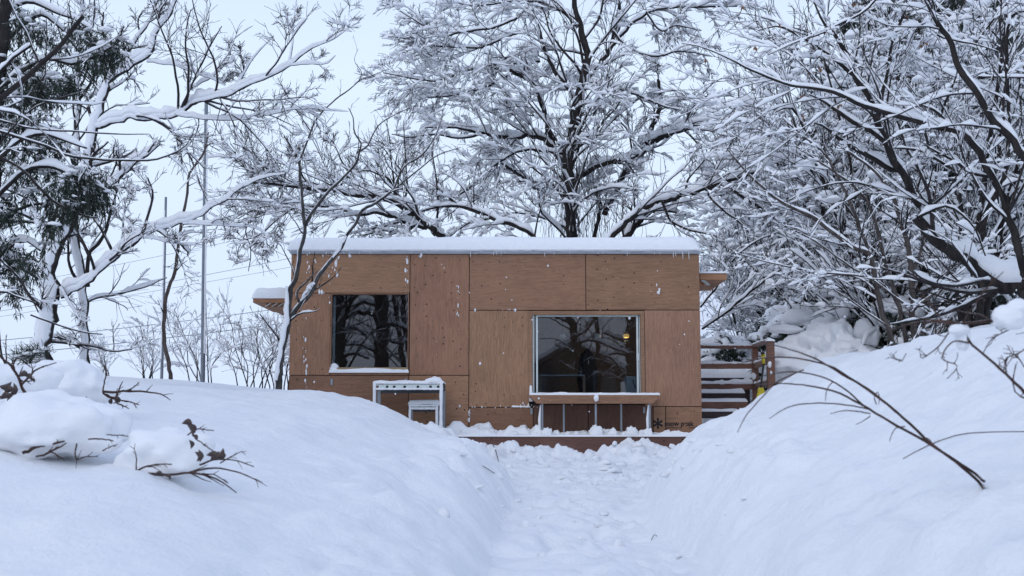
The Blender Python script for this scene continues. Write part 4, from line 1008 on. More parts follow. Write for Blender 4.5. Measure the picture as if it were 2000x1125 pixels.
# ---- arching trees behind the cabin, left
Y = 22.0
T5 = [sp([(885, 520, 7), (863, 464, 6.6), (834, 439, 6.2), (804, 416, 6), (775, 397, 5.6), (748, 388, 5), (700, 382, 4.6), (656, 374, 4), (613, 371, 3.6), (560, 362, 3), (520, 358, 2.6), (480, 360, 2.2), (436, 388, 1.4)]),
      sp([(834, 445, 4), (800, 437, 4), (770, 425, 3.6), (735, 415, 3.4), (700, 420, 2.8), (650, 405, 2.2), (600, 402, 1.8), (560, 398, 1.4), (500, 408, 1.1), (464, 428, .8)], .4),
      sp([(775, 397, 3), (768, 370, 2.8), (755, 348, 2.6), (738, 340, 2.2), (715, 333, 1.6), (690, 338, 1)]),
      sp([(560, 362, 2.2), (530, 340, 2), (505, 310, 1.7), (480, 290, 1.4), (455, 280, .9)]), sp([(613, 371, 2), (590, 340, 1.8), (580, 300, 1.5), (560, 270, 1)]),
      sp([(656, 374, 2), (680, 340, 1.8), (665, 310, 1.5), (650, 275, 1)]), sp([(500, 410, 1.4), (480, 450, 1.2), (490, 490, 1), (485, 530, .7)]),
      sp([(580, 400, 1.5), (540, 430, 1.4), (505, 460, 1.1), (470, 470, .7)]), sp([(820, 430, 3), (790, 455, 2.4), (750, 450, 2), (710, 460, 1.5)], .5), sp([(850, 460, 3), (820, 425, 2.6), (760, 440, 2), (690, 455, 1.4)], .8)]
make_tree('bare_tree', 'arching tree behind the cabin left corner, its limb bending left over the sky', T5, Y, gl(885, Y), lv=((4.8, .46, 46, 14), (5.6, .58, 40, 9), (4.2, .7, 34, 7)), snow_h=.12, twr=.0048, wig=.11, lmax=1.6, twsnow=.38, snow_w=.026, tw_h=.036, up=.1, flat=.2, npads=220, padr=.042, snow_rs=.055)
T6 = [sp([(1060, 520, 5), (1042, 464, 4.6), (1009, 443, 4.4), (967, 426, 4.2), (925, 412, 4), (896, 403, 3.4), (867, 403, 2.6), (829, 411, 1.8), (805, 425, 1)]),
      sp([(967, 426, 2.6), (930, 430, 2.2), (900, 445, 1.6), (880, 462, 1)]), sp([(896, 403, 2), (870, 380, 1.8), (850, 365, 1.2)])]
make_tree('bare_tree', 'low arching branch just above the roof between left corner and central trunk', T6, Y, gl(1060, Y), lv=((5, .42, 48, 12), (6, .5, 45, 8), (5, .5, 44, 5)), snow_h=.1, twr=.0034, lmax=1.1, twsnow=.5, snow_w=.03, tw_h=.05, npads=60, padr=.04, snow_rs=.05, wig=.1)
# ---- arching tree behind the cabin, right
T7 = [sp([(1170, 500, 6), (1193, 464, 5.6), (1218, 439, 5.4), (1251, 409, 5.2), (1293, 393, 5), (1335, 382, 5), (1377, 368, 4.6), (1402, 361, 4.4), (1450, 345, 3.4), (1490, 333, 2.6), (1530, 338, 1.6)]),
      sp([(1402, 361, 3.4), (1431, 371, 3.2), (1460, 390, 3), (1494, 412, 2.6), (1524, 430, 2), (1560, 460, 1.2)]),
      sp([(1200, 505, 6.4), (1222, 464, 6.4), (1239, 443, 6), (1264, 418, 5), (1300, 412, 3), (1340, 420, 2)], .4),
      sp([(1293, 393, 2.6), (1310, 430, 2.4), (1350, 450, 2), (1400, 462, 1.4), (1440, 500, 1)], -.3), sp([(1377, 368, 2.4), (1400, 400, 2.2), (1450, 440, 1.6), (1480, 480, 1)], -.3),
      sp([(1335, 382, 2.4), (1345, 350, 2), (1370, 320, 1.6), (1395, 290, 1)]), sp([(1371, 643, 2.2, -2), (1419, 610, 2.4, -2), (1472, 565, 2.2, -2), (1528, 524, 1.6, -2), (1580, 490, 1, -2)]),
      sp([(1440, 500, 2), (1490, 540, 1.8), (1530, 580, 1.4), (1560, 620, 1)], -.4), sp([(1368, 600, 2), (1400, 560, 2), (1430, 510, 1.8), (1480, 470, 1.4), (1530, 450, 1)], -1)]
make_tree('bare_tree', 'arching tree behind the cabin right corner with a heavily loaded limb bending right', T7, Y, gl(1180, Y), lv=((4, .46, 44, 14), (5, .56, 38, 9), (3.4, .68, 34, 7)), snow_h=.15, twr=.005, wig=.09, lmax=1.8, twsnow=.55, snow_w=.032, tw_h=.045, up=.02, npads=350, padr=.045, snow_rs=.055)

# ---- large leaning tree at the right edge
Y = 10.5
T8 = [limb([(2030, 590, 17), (1990, 560, 16), (1957, 556, 15), (1916, 531, 13), (1882, 505, 12.5), (1837, 472, 12), (1808, 447, 12), (1794, 424, 11), (1791, 395, 8), (1778, 362, 7.5), (1758, 330, 7.5), (1741, 302, 7), (1723, 270, 7), (1709, 220, 6), (1691, 181, 5.5), (1670, 149, 5), (1655, 107, 4.5), (1627, 64, 3.6), (1606, 39, 2.5), (1590, 5, 1.5)], Y),
      limb([(1758, 332, 6), (1735, 328, 5.6), (1709, 313, 5.2), (1673, 291, 4.8), (1641, 274, 4), (1613, 249, 2.6), (1590, 240, 1.4)], Y + .1),
      limb([(1727, 276, 5), (1698, 256, 4.6), (1655, 231, 4.2), (1631, 213, 3.5), (1609, 199, 2.4), (1580, 185, 1.2)], Y - .1),
      limb([(2010, 620, 9), (2000, 540, 8.6), (1983, 464, 8), (1968, 419, 7.5), (1958, 385, 7), (1936, 340, 6.8), (1911, 295, 6.8), (1883, 263, 6.6), (1855, 252, 6), (1805, 242, 5.4), (1755, 228, 5), (1709, 213, 4.6), (1673, 203, 4.2), (1641, 185, 3.8), (1613, 174, 3.4), (1580, 172, 3), (1545, 167, 2.8), (1513, 156, 2.5), (1478, 142, 2.2), (1442, 124, 1.8), (1407, 107, 1.4), (1371, 92, 1), (1330, 84, .6)], Y - .6),
      limb([(1860, 254, 4.6), (1850, 240, 4.4), (1838, 228, 3.6), (1819, 213, 2.6), (1800, 205, 1.4)], Y - .6),
      limb([(1838, 228, 2.6), (1845, 205, 2.5), (1860, 172, 2.2), (1870, 140, 1.4)], Y - .6),
      limb([(2090, 420, 8), (2040, 350, 8), (2000, 306, 7.6), (1975, 270, 7.2), (1947, 242, 7), (1922, 206, 6.8), (1897, 171, 6.5), (1876, 135, 6.2), (1865, 103, 6), (1844, 64, 5.4), (1823, 28, 4.8), (1806, -5, 4.4), (1790, -50, 3.5)], Y - 1),
      limb([(1672, 150, 4), (1655, 135, 3.8), (1627, 114, 3.6), (1595, 92, 3.2), (1552, 64, 2.6), (1520, 52, 1.8), (1480, 60, 1)], Y),
      limb([(1712, 262, 4.4), (1723, 192, 4), (1734, 142, 3.6), (1743, 89, 3.2), (1759, 43, 2.8), (1776, 0, 2.2)], Y + .3),
      limb([(1730, -30, 2.2), (1709, 0, 2.2), (1684, 25, 2.1), (1641, 46, 2), (1606, 64, 1.8), (1549, 85, 1.4), (1499, 107, .9)], Y - 1.5),
      limb([(1830, 68, 2), (1838, 72, 2), (1870, 80, 1.8), (1904, 86, 1.5), (1954, 103, 1)], Y - 1), limb([(1966, 254, 3), (1972, 240, 2.6), (1968, 215, 1.6)], Y - 1),
      limb([(1905, 85, 2), (1935, 45, 2), (1965, 10, 2), (1990, -20, 2)], Y - .8), limb([(1910, 150, 2), (1950, 150, 2), (2020, 153, 2)], Y),
      limb([(1805, 242, 2.6), (1812, 300, 2.4), (1800, 340, 2), (1790, 375, 1.4)], Y), limb([(1860, 330, 3), (1830, 312, 2.8), (1790, 293, 2.5), (1745, 290, 1.6)], Y - .5), limb([(1930, 345, 3.4), (1900, 340, 3.2), (1870, 318, 3), (1835, 300, 2.2), (1805, 283, 1.4)], Y - .5),
      limb([(1794, 424, 3.6), (1820, 410, 3), (1855, 405, 2.4), (1900, 440, 1.8), (1925, 500, 1.4)], Y - .3)]
bx_, by_ = P(2085, 640, Y)[0], Y
T8[0] = np.vstack([[[bx_ + .5, by_, gz(bx_ + .5, by_) - .2, .13]], [[bx_ + .2, by_, T8[0][0, 2] - .2, .1]], T8[0]])
T8[3] = np.vstack([[[bx_ + .3, by_ - .6, gz(bx_ + .3, by_ - .6) - .2, .07]], T8[3]])
T8[6] = np.vstack([[[bx_ + .9, by_ - .8, gz(bx_ + .9, by_ - .8) - .2, .08]], T8[6]])
e, bt = make_tree('bare_tree', 'big dark leaning tree at the right edge, bent low with thick snow along its trunk', T8, Y, (bx_ + .3, Y, gz(bx_ + .3, Y)), lv=((3, .36, 46, 14), (5, .54, 40, 9), (3.6, .68, 34, 7)), snow_h=.13, twr=.0026, wig=.09, lmax=1.2, twsnow=.5, snow_w=.016, tw_h=.024, up=.03, npads=200, padr=.022, snow_rs=.05)
g = Geo()
for px, py in ((1551, 95), (1590, 85), (1593, 82), (1563, 50), (1475, 90), (1376, 115), (1572, 133), (1600, 132), (1585, 142), (1690, 75), (1805, 82), (1795, 88), (1570, 230), (1568, 185), (1450, 12), (1675, 8), (1520, 45), (1610, 60), (1640, 205), (1770, 28), (1705, 320)):
    p = P(px, py, Y + R.uniform(-.5, .3)); m = 3; needles(g, np.repeat(p[None], m, 0), rng.normal(0, .7, (m, 3)), .05, .012, .8)
g.build('dead_leaves', M_LEAFB, e)

# ---- multi-stemmed tree right of the steps
Y = 14.0
T9 = [limb([(1750, 690, 6), (1740, 655, 5.6), (1729, 628, 5.4), (1714, 569, 5), (1703, 509, 4.8), (1692, 494, 4.6), (1666, 483, 4.4), (1628, 457, 4.2), (1591, 427, 3.8), (1561, 412, 3.4), (1524, 393, 3), (1487, 363, 2.5), (1460, 337, 2.1), (1440, 315, 1.7), (1420, 290, 1)], Y),
      limb([(1703, 509, 3.6), (1688, 468, 3.4), (1673, 427, 3.2), (1655, 382, 2.9), (1632, 337, 2.6), (1610, 300, 2.3), (1580, 275, 2), (1549, 249, 1.5), (1520, 225, .9)], Y),
      limb([(1774, 685, 4.6), (1765, 640, 4.4), (1755, 599, 4.2), (1733, 524, 4), (1714, 449, 3.4), (1692, 393, 3), (1658, 356, 2.5), (1621, 330, 2), (1576, 300, 1.5), (1530, 270, .9)], Y + .3),
      limb([(1785, 685, 7), (1784, 630, 6.5), (1782, 580, 6), (1774, 487, 5), (1759, 431, 4), (1740, 375, 3.2), (1711, 337, 2.6), (1662, 300, 2), (1630, 280, 1.2)], Y + .2),
      limb([(1782, 540, 3), (1800, 480, 2.6), (1815, 420, 2), (1830, 360, 1.2)], Y + .2), limb([(1778, 600, 2.6), (1740, 575, 2.4), (1700, 545, 2.2), (1640, 535, 1.9), (1580, 530, 1.6), (1500, 512, 1.2), (1440, 495, .8)], Y - .3),
      limb([(1760, 610, 2.2), (1730, 560, 2), (1660, 520, 1.8), (1590, 470, 1.5), (1530, 440, 1)], Y + .6), limb([(1740, 640, 2), (1700, 615, 1.8), (1660, 585, 1.6), (1620, 560, 1)], Y - .5),
      limb([(1788, 600, 3), (1840, 560, 2.4), (1880, 530, 2), (1930, 520, 1.4)], Y), limb([(1810, 690, 2.6), (1850, 620, 2.4), (1900, 560, 2), (1950, 500, 1.4)], Y + .2), limb([(1795, 690, 2.6), (1815, 600, 2.4), (1860, 540, 2), (1890, 470, 1.4)], Y + .2)]
for k in (0, 2, 3, 9, 10): T9[k] = ext_base(T9[k], Y)
make_tree('multi_stem_tree', 'thin multi-stemmed tree on the right bank, its stems fanning up to the left', T9, Y, gl(1775, Y), bark=M_STEM, lv=((3.8, .3, 38, 14), (5, .5, 38, 8), (3, .5, 36, 5)), snow_h=.03, twr=.003, wig=.09, lmax=1.3, twsnow=.42, snow_w=.014, tw_h=.022, up=.05, npads=100, padr=.025, snow_rs=.025)

# ---- forest on the right: prototypes and copies
def conifer_proto(name, h, nb, seed, label, bush=False):
    e = empty(name, (0, 0, 0), label, 'conifer' if not bush else 'bush', 'snowy conifers on the slope to the right' if not bush else 'snow-loaded evergreen bushes by the steps')
    gT, gN, gS = Geo(), Geo(), Geo()
    tubes(gT, np.array([[[0, 0, -.6], [0, 0, h * .3], [.05, 0, h * .7], [0, 0, h]]]), np.array([[.018 * h, .015 * h, .009 * h, .01]]), 8)
    tt = np.sort(rng.random(nb)) * .9 + .07; az = rng.random(nb) * 6.283
    ln = (.34 if not bush else .7) * h * (1 - tt * .85) * (.7 + .5 * rng.random(nb)) + .25
    K = 7; u = np.linspace(0, 1, K)
    pts = np.zeros((nb, K, 3)); pts[..., 0] = np.cos(az)[:, None] * ln[:, None] * u; pts[..., 1] = np.sin(az)[:, None] * ln[:, None] * u
    pts[..., 2] = (tt * h)[:, None] + ln[:, None] * (.25 * u - .6 * u ** 2) + rng.normal(0, .03, (nb, K))
    rad = np.linspace(1, .3, K)[None] * (.012 * ln + .006)[:, None]
    tubes(gT, pts, rad, 4); snow_tubes(gS, pts, rad, w=.05, h=.12, lump=.8, keep=.9)
    c1 = grow(pts, rad, 13, .33, 55, 8, t0=.12, up=-.1, flat=.5, wig=.12, grav=.25, rmin=.004, lmin=.2, lmax=1.0)
    tubes(gT, *c1, 3); snow_tubes(gS, *c1, w=.03 if not bush else .02, h=.07 if not bush else .04, lump=1.0, keep=.75 if not bush else .4)
    c2 = grow(*c1, 3, .5, 50, 5, t0=.1, up=-.2, flat=.3, wig=.12, grav=.4, rmin=.003, lmin=.12, lmax=.5)
    snow_tubes(gS, *c2, w=.012, h=.03, lump=1.0, keep=.35)
    p, t = along(c1[0], len(c1[0]) * 16); needles(gN, p, t + rng.normal(0, .6, t.shape), .13, .013, .45)
    p, t = along(c2[0], len(c2[0]) * 9); needles(gN, p, t + rng.normal(0, .6, t.shape), .11, .012, .6)
    n = nb * 3; p, t = along(pts, n); pads(gS, p + [0, 0, .04], (.05 + .12 * rng.random(n) ** 2) * (1.5 if bush else 1), flat=.6 if not bush else .75, jit=.8)
    gT.build('trunk', M_BARK, e, smooth=True); gN.build('needles', M_NEEDLE, e); gS.build('snow_load', M_SNOWB, e, smooth=True)
    return e
def bare_proto(name, h, seed, label):
    r2 = random.Random(seed); ls = []
    for k in range(5):
        a = r2.random() * 6.28; s = r2.uniform(.15, .42)
        q = [[0, 0, -.5, .012 * h]]
        for j in range(1, 6): q.append([math.cos(a) * s * h * (j / 5) ** 1.3 + r2.gauss(0, .1), math.sin(a) * s * h * (j / 5) ** 1.3 + r2.gauss(0, .1), h * j / 5 * r2.uniform(.75, 1), .011 * h * (1 - j / 6)])
        ls.append(smooth_path(np.array(q), 30, .3))
    e, _ = make_tree(name, label, ls, 0, (0, 0, 0), lv=((2.2, .46, 42, 14), (5, .48, 40, 10), (3, .55, 38, 6)), snow_h=.12, twr=.008, wig=.1, lmax=2.8, twsnow=.8, snow_w=.05, tw_h=.07, npads=900, padr=.07, group='bare snowy trees on the slope to the right')
    return e
def copy_tree(o, parent=None):
    c = o.copy(); COL.objects.link(c); c.parent = parent
    for ch in o.children: copy_tree(ch, c)
    return c
protos = [conifer_proto('conifer', 9.0, 46, 1, 'tall'), conifer_proto('conifer', 7.0, 40, 2, 'mid')]
bprotos = [bare_proto('bare_tree', 7.5, 5, 'a'), bare_proto('bare_tree', 6.5, 9, 'b')]
spots = [  # px, Y, kind, proto, scale, label
 (1575, 34, 'c', 0, .8, 'snowy conifer farthest left in the forest behind the right steps'),
 (1640, 30, 'c', 1, 1.0, 'mid-height snowy conifer behind the multi-stemmed tree'),
 (1720, 36, 'c', 0, 1.25, 'tall snowy conifer whose dark crown shows upper right of centre'),
 (1800, 28, 'c', 0, 1.05, 'snowy conifer directly behind the leaning right trunk'),
 (1880, 33, 'c', 0, 1.3, 'tallest snowy conifer near the utility pole'),
 (1960, 27, 'c', 1, 1.35, 'snowy conifer beyond the right edge branches'),
 (2040, 24, 'c', 0, 1.2, 'snowy conifer at the far right margin of the slope'),
 (1700, 24.5, 'c', 1, .62, 'small snowy conifer low behind the thin stems'),
 (1850, 22, 'c', 1, .66, 'small snowy conifer low under the leaning trunk'),
 (1930, 19.5, 'c', 1, .55, 'smallest snowy conifer on the bank near the right edge'),
 (1600, 48, 'c', 0, 1.2, 'far snowy conifer high on the slope behind the others'),
 (1780, 46, 'c', 0, 1.5, 'far tall snowy conifer in the back row of the slope'),
 (1940, 44, 'c', 0, 1.5, 'far tall snowy conifer behind the utility pole'),
 (1480, 28, 'b', 0, .6, 'bare snowy tree rising behind the right awning'),
 (1540, 29, 'b', 1, .9, 'bare snowy tree behind the railing and shovel'),
 (1620, 28, 'b', 0, .9, 'bare snowy tree above the loaded evergreen bushes'),
 (1740, 21, 'b', 1, .95, 'bare snowy tree behind the thin stems on the bank'),
 (1900, 17.5, 'b', 0, .75, 'bare snowy tree on the bank below the utility pole'),
 (1680, 29, 'b', 0, 1.15, 'tall bare snowy tree in the middle of the slope'),
 (1980, 21, 'b', 1, 1.2, 'bare snowy tree at the far right of the slope'),
]
used = set()
for i, (px, Yd, k, pi, s, lab) in enumerate(spots):
    pr_ = (protos if k == 'c' else bprotos)[pi]
    if (k, pi) in used: o = copy_tree(pr_)
    else: o = pr_; used.add((k, pi))
    x = xat(px, Yd, 700); o.location = (x, Yd, gz(x, Yd) - .05); o.rotation_euler = (0, 0, 1.3 * i + .4); o.scale = (s, s, s)
    o['label'] = lab
# loaded evergreen bushes and the shovelled heap by the steps
bush = conifer_proto('evergreen_bush', 1.9, 26, 3, 'bush', True)
for i, (px, Yd, s, lab) in enumerate(((1590, 21.7, 1.0, 'evergreen bush with dark needles left of the tallest snow heap'), (1675, 21.7, 1.05, 'evergreen bush drooping behind the snow heap'), (1400, 24.0, .95, 'dark evergreen bush behind the railing beside the cabin'), (1450, 24.8, .9, 'dark evergreen bush behind the railing corner post'), (1735, 20.6, .9, 'evergreen bush at the foot of the thin stems'), (1545, 25.5, 1.2, 'evergreen bush farthest back behind the railing'))):
    o = bush if i == 0 else copy_tree(bush)
    x = xat(px, Yd, 700); o.location = (x, Yd, gz(x, Yd) - .2); o.rotation_euler = (0, 0, 2.1 * i); o.scale = (s, s, s); o['label'] = lab
def lumps(name, label, L_, m=M_SNOWB, amp=.22):
    c0 = P(*L_[0][:3]); g = Geo()
    for (px, py, Y_, rx, ry, rz) in L_:
        k = Y_ / F; blob(g, P(px, py, Y_), (rx * k, ry * k, rz * k), px * .37 + py, amp, 1.4, 44, 30, base=.9)
    return tag(remesh(g.build(name, m, smooth=True, loc=c0), .026), label, 'snow heap')
lumps('snow_heap', 'tall rounded heap of shovelled snow between the railing and the evergreen bushes', [(1625, 690, 20.5, 62, 60, 62), (1612, 655, 20.8, 32, 40, 32), (1660, 710, 20.3, 60, 60, 40), (1560, 700, 20.6, 55, 50, 38), (1556, 680, 20.7, 20, 24, 24), (1520, 715, 20.8, 40, 40, 30), (1590, 725, 20.2, 90, 60, 34), (1640, 640, 20.6, 14, 20, 16), (1600, 672, 20.1, 16, 20, 14), (1650, 682, 20, 18, 20, 14), (1545, 668, 20.5, 12, 14, 12), (1580, 700, 20, 16, 16, 10)], amp=.5)
lumps('snow_heap', 'smooth snow bank behind the railing', [(1430, 790, 23.5, 110, 60, 62), (1500, 770, 23, 90, 60, 60), (1360, 800, 23.5, 90, 60, 60)])
for (px, py, Y_, rx, ry, rz), lab in zip([(1628, 602, 20.7, 28, 22, 27), (1693, 652, 20.5, 24, 20, 34), (1740, 605, 20.5, 34, 24, 30), (1543, 645, 20.6, 38, 24, 13), (1585, 652, 20.4, 26, 20, 12), (1596, 566, 20.9, 40, 24, 13)],
        ('round snow cushion hanging on the bush right above the tall heap', 'tall snow cushion right of the heap beside the thin stems', 'largest snow cushion, behind the foot of the thin stems', 'sagging snow cushion above the railing corner post', 'low snow cushion touching the left side of the tall heap', 'highest snow cushion, on the bush top above the heap')):
    g = Geo(); k = Y_ / F; c_ = P(px, py, Y_)
    for q in range(4): blob(g, c_ + np.array([R.uniform(-.5, .5) * rx * k, R.uniform(-.3, .3) * ry * k, R.uniform(-.5, .3) * rz * k]), (rx * k * R.uniform(.5, .85), ry * k * .7, rz * k * R.uniform(.5, .85)), px + q * 3.1, .35, 1.5, 30, 20, base=.9)
    tag(remesh(g.build('snow_cushion', M_SNOWB, smooth=True, loc=c_), .03), lab, 'snow cushion', 'snow cushions weighing on the evergreen bushes')

# ---- utility pole, flag poles, bare brown stem, wires
def pole(name, label, cat, pl, Y, m, grp=None, n=12):
    l = limb(pl, Y, 14, jit=0); l = np.vstack([l]); e0 = (l[0, 0], l[0, 1], gz(l[0, 0], l[0, 1]) - .1)
    l = np.vstack([[[l[0, 0], l[0, 1], e0[2], l[0, 3]]], l])
    g = Geo(); tubes(g, l[None, :, :3], l[None, :, 3], n); e = empty(name, e0, label, cat, grp); g.build('shaft', m, e, smooth=True)
    return e, l
M_POLE = simple('weathered_metal_pole', (.19, .21, .24), .5, .3, .2, 3.0)
e, l = pole('metal_pole', 'taller grey metal pole standing on the left snowfield', 'pole', [(396, 733, 4.6), (398, 560, 4.4), (400, 400, 4.1), (403, 197, 3.6)], 19, M_POLE)
g = Geo(); q = l.copy(); q[:, 0] += .026; q[:, 1] -= .018; tubes(g, q[None, 2:-1, :3], q[None, 2:-1, 3] * .42, 6, .3); g.build('stuck_snow', M_SNOWB, e, smooth=True)
g = Geo(); vi, fi = ico(); g.add(vi * .04 + l[-1, :3], t=fi); g.build('cap', M_POLE, e, smooth=True)
e, l = pole('metal_pole', 'thinner snow-whitened metal pole standing left of the taller pole', 'pole', [(316, 728, 3), (320, 560, 2.8), (324, 385, 2.4)], 21, M_POLE)
g = Geo(); q = l.copy(); q[:, 0] -= .014; q[:, 1] -= .012; tubes(g, q[None, 2:-1, :3], q[None, 2:-1, 3] * .75, 6, .3); g.build('stuck_snow', M_SNOWB, e, smooth=True)
e, l = pole('utility_pole', 'grey utility pole rising among the snowy branches at the right edge', 'pole', [(1957, 640, 6), (1955, 500, 6), (1951, 300, 5.6), (1942, 60, 5)], 24, M_POLE)
g = Geo(); g.beam(P(1920, 128, 24), P(1972, 126, 24), .07, .08); g.build('crossarm', M_POLE, e)
for px in (1925, 1966): g = Geo(); p = P(px, 124, 24); tubes(g, np.array([[p, p + [0, 0, .07], p + [0, 0, .14]]]), np.array([[.03, .045, .02]]), 8); g.build('insulator', M_ALU, e)
Y = 16.8
T = [limb([(333, 730, 4), (325, 690, 4), (321, 650, 3.8), (322, 593, 3.6), (331, 560, 3.5), (341, 530, 3.3), (350, 464, 3), (357, 420, 2.8), (364, 385, 2.6), (368, 350, 2.4), (375, 331, 2.2), (395, 304, 2), (403, 280, 1.9), (407, 258, 1.4)], Y), limb([(399, 292, 1.6), (406, 284, 1.4), (412, 279, .8)], Y)]
T[0] = ext_base(T[0], Y); M_BROWN = bark_material('brown_stem_bark', (.06, .045, .04), (.15, .115, .1), .5, .7)
make_tree('sapling', 'single crooked brown stem beside the two metal poles', T, Y, gl(333, Y), bark=M_BROWN, cat='sapling', lv=((1.2, .05, 40, 5),), snow_h=.0, snow=0, limb_keep=-1, lmax=.3)
def wire(label, a, b, Y, r=.011, snow=False):
    K_ = 40; A, B = P(*a, Y), P(*b, Y); B[1] += 0; u = np.linspace(0, 1, K_)[:, None]
    p = A + (B - A) * u; p[:, 2] -= .25 * (4 * u * (1 - u))[:, 0]
    g = Geo(); tubes(g, p[None], np.full((1, K_), r * .62), 5)
    o = g.build('power_line', M_CABLE, smooth=True, loc=A); tag(o, label, 'power line', 'power lines crossing behind the left snowfield')
    return o
wire('highest thin power line, sloping up from the left trunk behind the cabin roof', (-250, 610), (1500, 235), 46)
wire('second thin power line below the highest one left of the cabin', (-250, 658), (1500, 340), 46)
wire('looped power line third from the top behind the metal poles', (-250, 645), (900, 432), 44, .013)
wire('dark power line above the lowest one behind the bushes', (-250, 684), (900, 548), 38, .016)
wire('lowest and thickest power line behind the bushes', (-250, 712), (900, 578), 38, .019)
wire('faint power line between the two lowest thick ones', (-250, 695), (900, 570), 42, .008)

# ---- thin bushes beyond the left snowfield
def thin_bush(cx, Y, w, h, n, label):
    bs = []
    for k in range(n):
        px = cx + R.uniform(-w, w) * .35; lean = (px - cx) / w * 1.2 + R.gauss(0, .25)
        top = h * R.uniform(.5, 1)
        q = [(px, 755, 1.3)]
        for j in range(1, 5): q.append((px + lean * top * j / 4 * .8 + R.gauss(0, 4), 745 - top * j / 4, 1.2 * (1 - j / 6)))
        bs.append(limb(q, Y + R.uniform(-.6, .6), 18))
    bs = [ext_base(b, Y) for b in bs]
    make_tree('bare_bush', label, bs, Y, gl(cx, Y), cat='bush', group='thin bare bushes beyond the left snowfield', lv=((4, .36, 32, 7), (3, .5, 36, 5)), snow_h=.03, twr=.0026, lmax=.8, twsnow=.6, snow_w=.02, tw_h=.03, trunk_n=5, rmaxc=.005, snow_rs=.01, npads=120, padr=.02)
thin_bush(300, 22, 60, 140, 5, 'thin bare bush at the foot of the thinner metal pole')
thin_bush(400, 22.5, 80, 165, 6, 'thin bare bush around the foot of the taller metal pole')
thin_bush(490, 21.5, 80, 150, 8, 'thin bare bush just left of the cabin and its awning')
thin_bush(545, 23, 60, 150, 7, 'thin bare bush partly hidden behind the cabin left end')
thin_bush(225, 24, 60, 80, 5, 'lowest thin bare bush, right of the snow-plastered trunk')

# ---- near left: shrubs bent under snow
def shrub(label, L_, twigs, leaves, Yc, base):
    Yc = float(hit(base[0], base[1])[1]) + base[2]; k0 = P(L_[0][0], L_[0][1], Yc); e = empty('buried_shrub', (k0[0], Yc, gz(k0[0], Yc)), label, 'shrub')
    g = Geo()
    for (px, py, dy, rx, ry, rz) in L_:
        k = (Yc + dy) / F; blob(g, P(px, py, Yc + dy), (rx * k, ry * k, rz * k), px * .41 + py, .34, 1.5, 64, 44, base=.85)
    for q in range(26):
        (px, py, dy, rx, ry, rz) = R.choice(L_); a = R.uniform(0, 6.28); k = (Yc + dy) / F; s = R.uniform(9, 20)
        blob(g, P(px + rx * .8 * math.cos(a), py - rz * .7 * math.sin(a), Yc + dy - ry * k * R.uniform(0, .4)), (s * k * 1.3, s * k, s * k * .8), q + px, .35, 1.6, 18, 12, base=.9)
    remesh(g.build('snow_load', M_SNOWB, e, smooth=True), .016)
    g = Geo(); ls = [limb(t, Yc - .16, 14, jit=.5) for t in twigs]
    for l in ls: tubes(g, l[None, :, :3], l[None, :, 3], 6, .2)
    pr = np.array([l for l in ls]); c = grow(pr[..., :3], pr[..., 3], 3.2, .28, 42, 5, t0=.3, up=.12, wig=.12, rr=.7, rmin=.0011, lmin=.02, lmax=.09)
    tubes(g, *c, 4); g.build('twigs', M_REED, e, smooth=True)
    g = Geo()
    for (px, py, s, ang) in leaves:
        p = P(px, py, Yc - .2); a = math.radians(ang); d = np.array([math.cos(a), -.2, math.sin(a)]); nn = np.array([-math.sin(a), -.35, math.cos(a)]); n2 = np.cross(d, nn)
        u = np.linspace(0, 1, 7); w_ = np.sin(u * math.pi) ** .8 * .27 * s; cv = (u - .5) ** 2 * .8 * s
        rows = [[p + d * (u[i] * s) + nn * (w_[i] * f) - n2 * (abs(f) * .25 * s * w_[i] / (.36 * s + 1e-6)) - nn * cv[i] for f in (-1, -.5, 0, .5, 1)] for i in range(7)]
        g.add(np.array(rows), [(i * 5 + j, i * 5 + j + 1, i * 5 + 6 + j, i * 5 + 5 + j) for i in range(6) for j in range(4)])
    if leaves: g.build('leaves', M_LEAFD, e, smooth=True)
    return e
shrub('rounded snow-laden shrub with curled dark leaves, nearest the middle of the left bank',
      [(318, 882, 0, 72, 60, 46), (290, 905, .05, 60, 60, 30), (362, 900, -.02, 40, 40, 34), (388, 868, 0, 20, 20, 22), (345, 915, -.05, 50, 40, 22)],
      [[(262, 925, 2.6), (300, 924, 2.6), (340, 927, 2.6), (375, 924, 2.2), (420, 934, 1.8), (462, 962, 1)], [(378, 922, 2.2), (410, 914, 2), (450, 918, 1.6), (480, 928, 1.3), (508, 942, .9)], [(390, 908, 2), (420, 898, 1.8), (460, 900, 1.3), (496, 912, .9)], [(264, 922, 2), (290, 910, 1.8), (335, 906, 1.2)],
       [(366, 850, 1.4), (385, 838, 1.4), (418, 841, .9)], [(380, 855, 1.2), (398, 868, 1.2), (420, 884, 1)], [(266, 920, 1.4), (266, 895, 1.1), (262, 875, .7)], [(430, 905, 1.4), (445, 895, 1.2), (472, 882, .8)], [(395, 925, 1.4), (420, 928, 1.2), (445, 944, .8)]],
      [(355, 823, .045, -10), (368, 824, .055, -60), (376, 848, .03, -40), (372, 858, .035, -75), (384, 880, .045, -60), (392, 878, .045, -95), (404, 884, .05, -20), (412, 890, .05, -5), (434, 880, .035, -80), (408, 898, .04, 20), (438, 876, .03, -120), (300, 925, .04, -5), (322, 926, .03, -30)], 5.2, (350, 940, -.03))
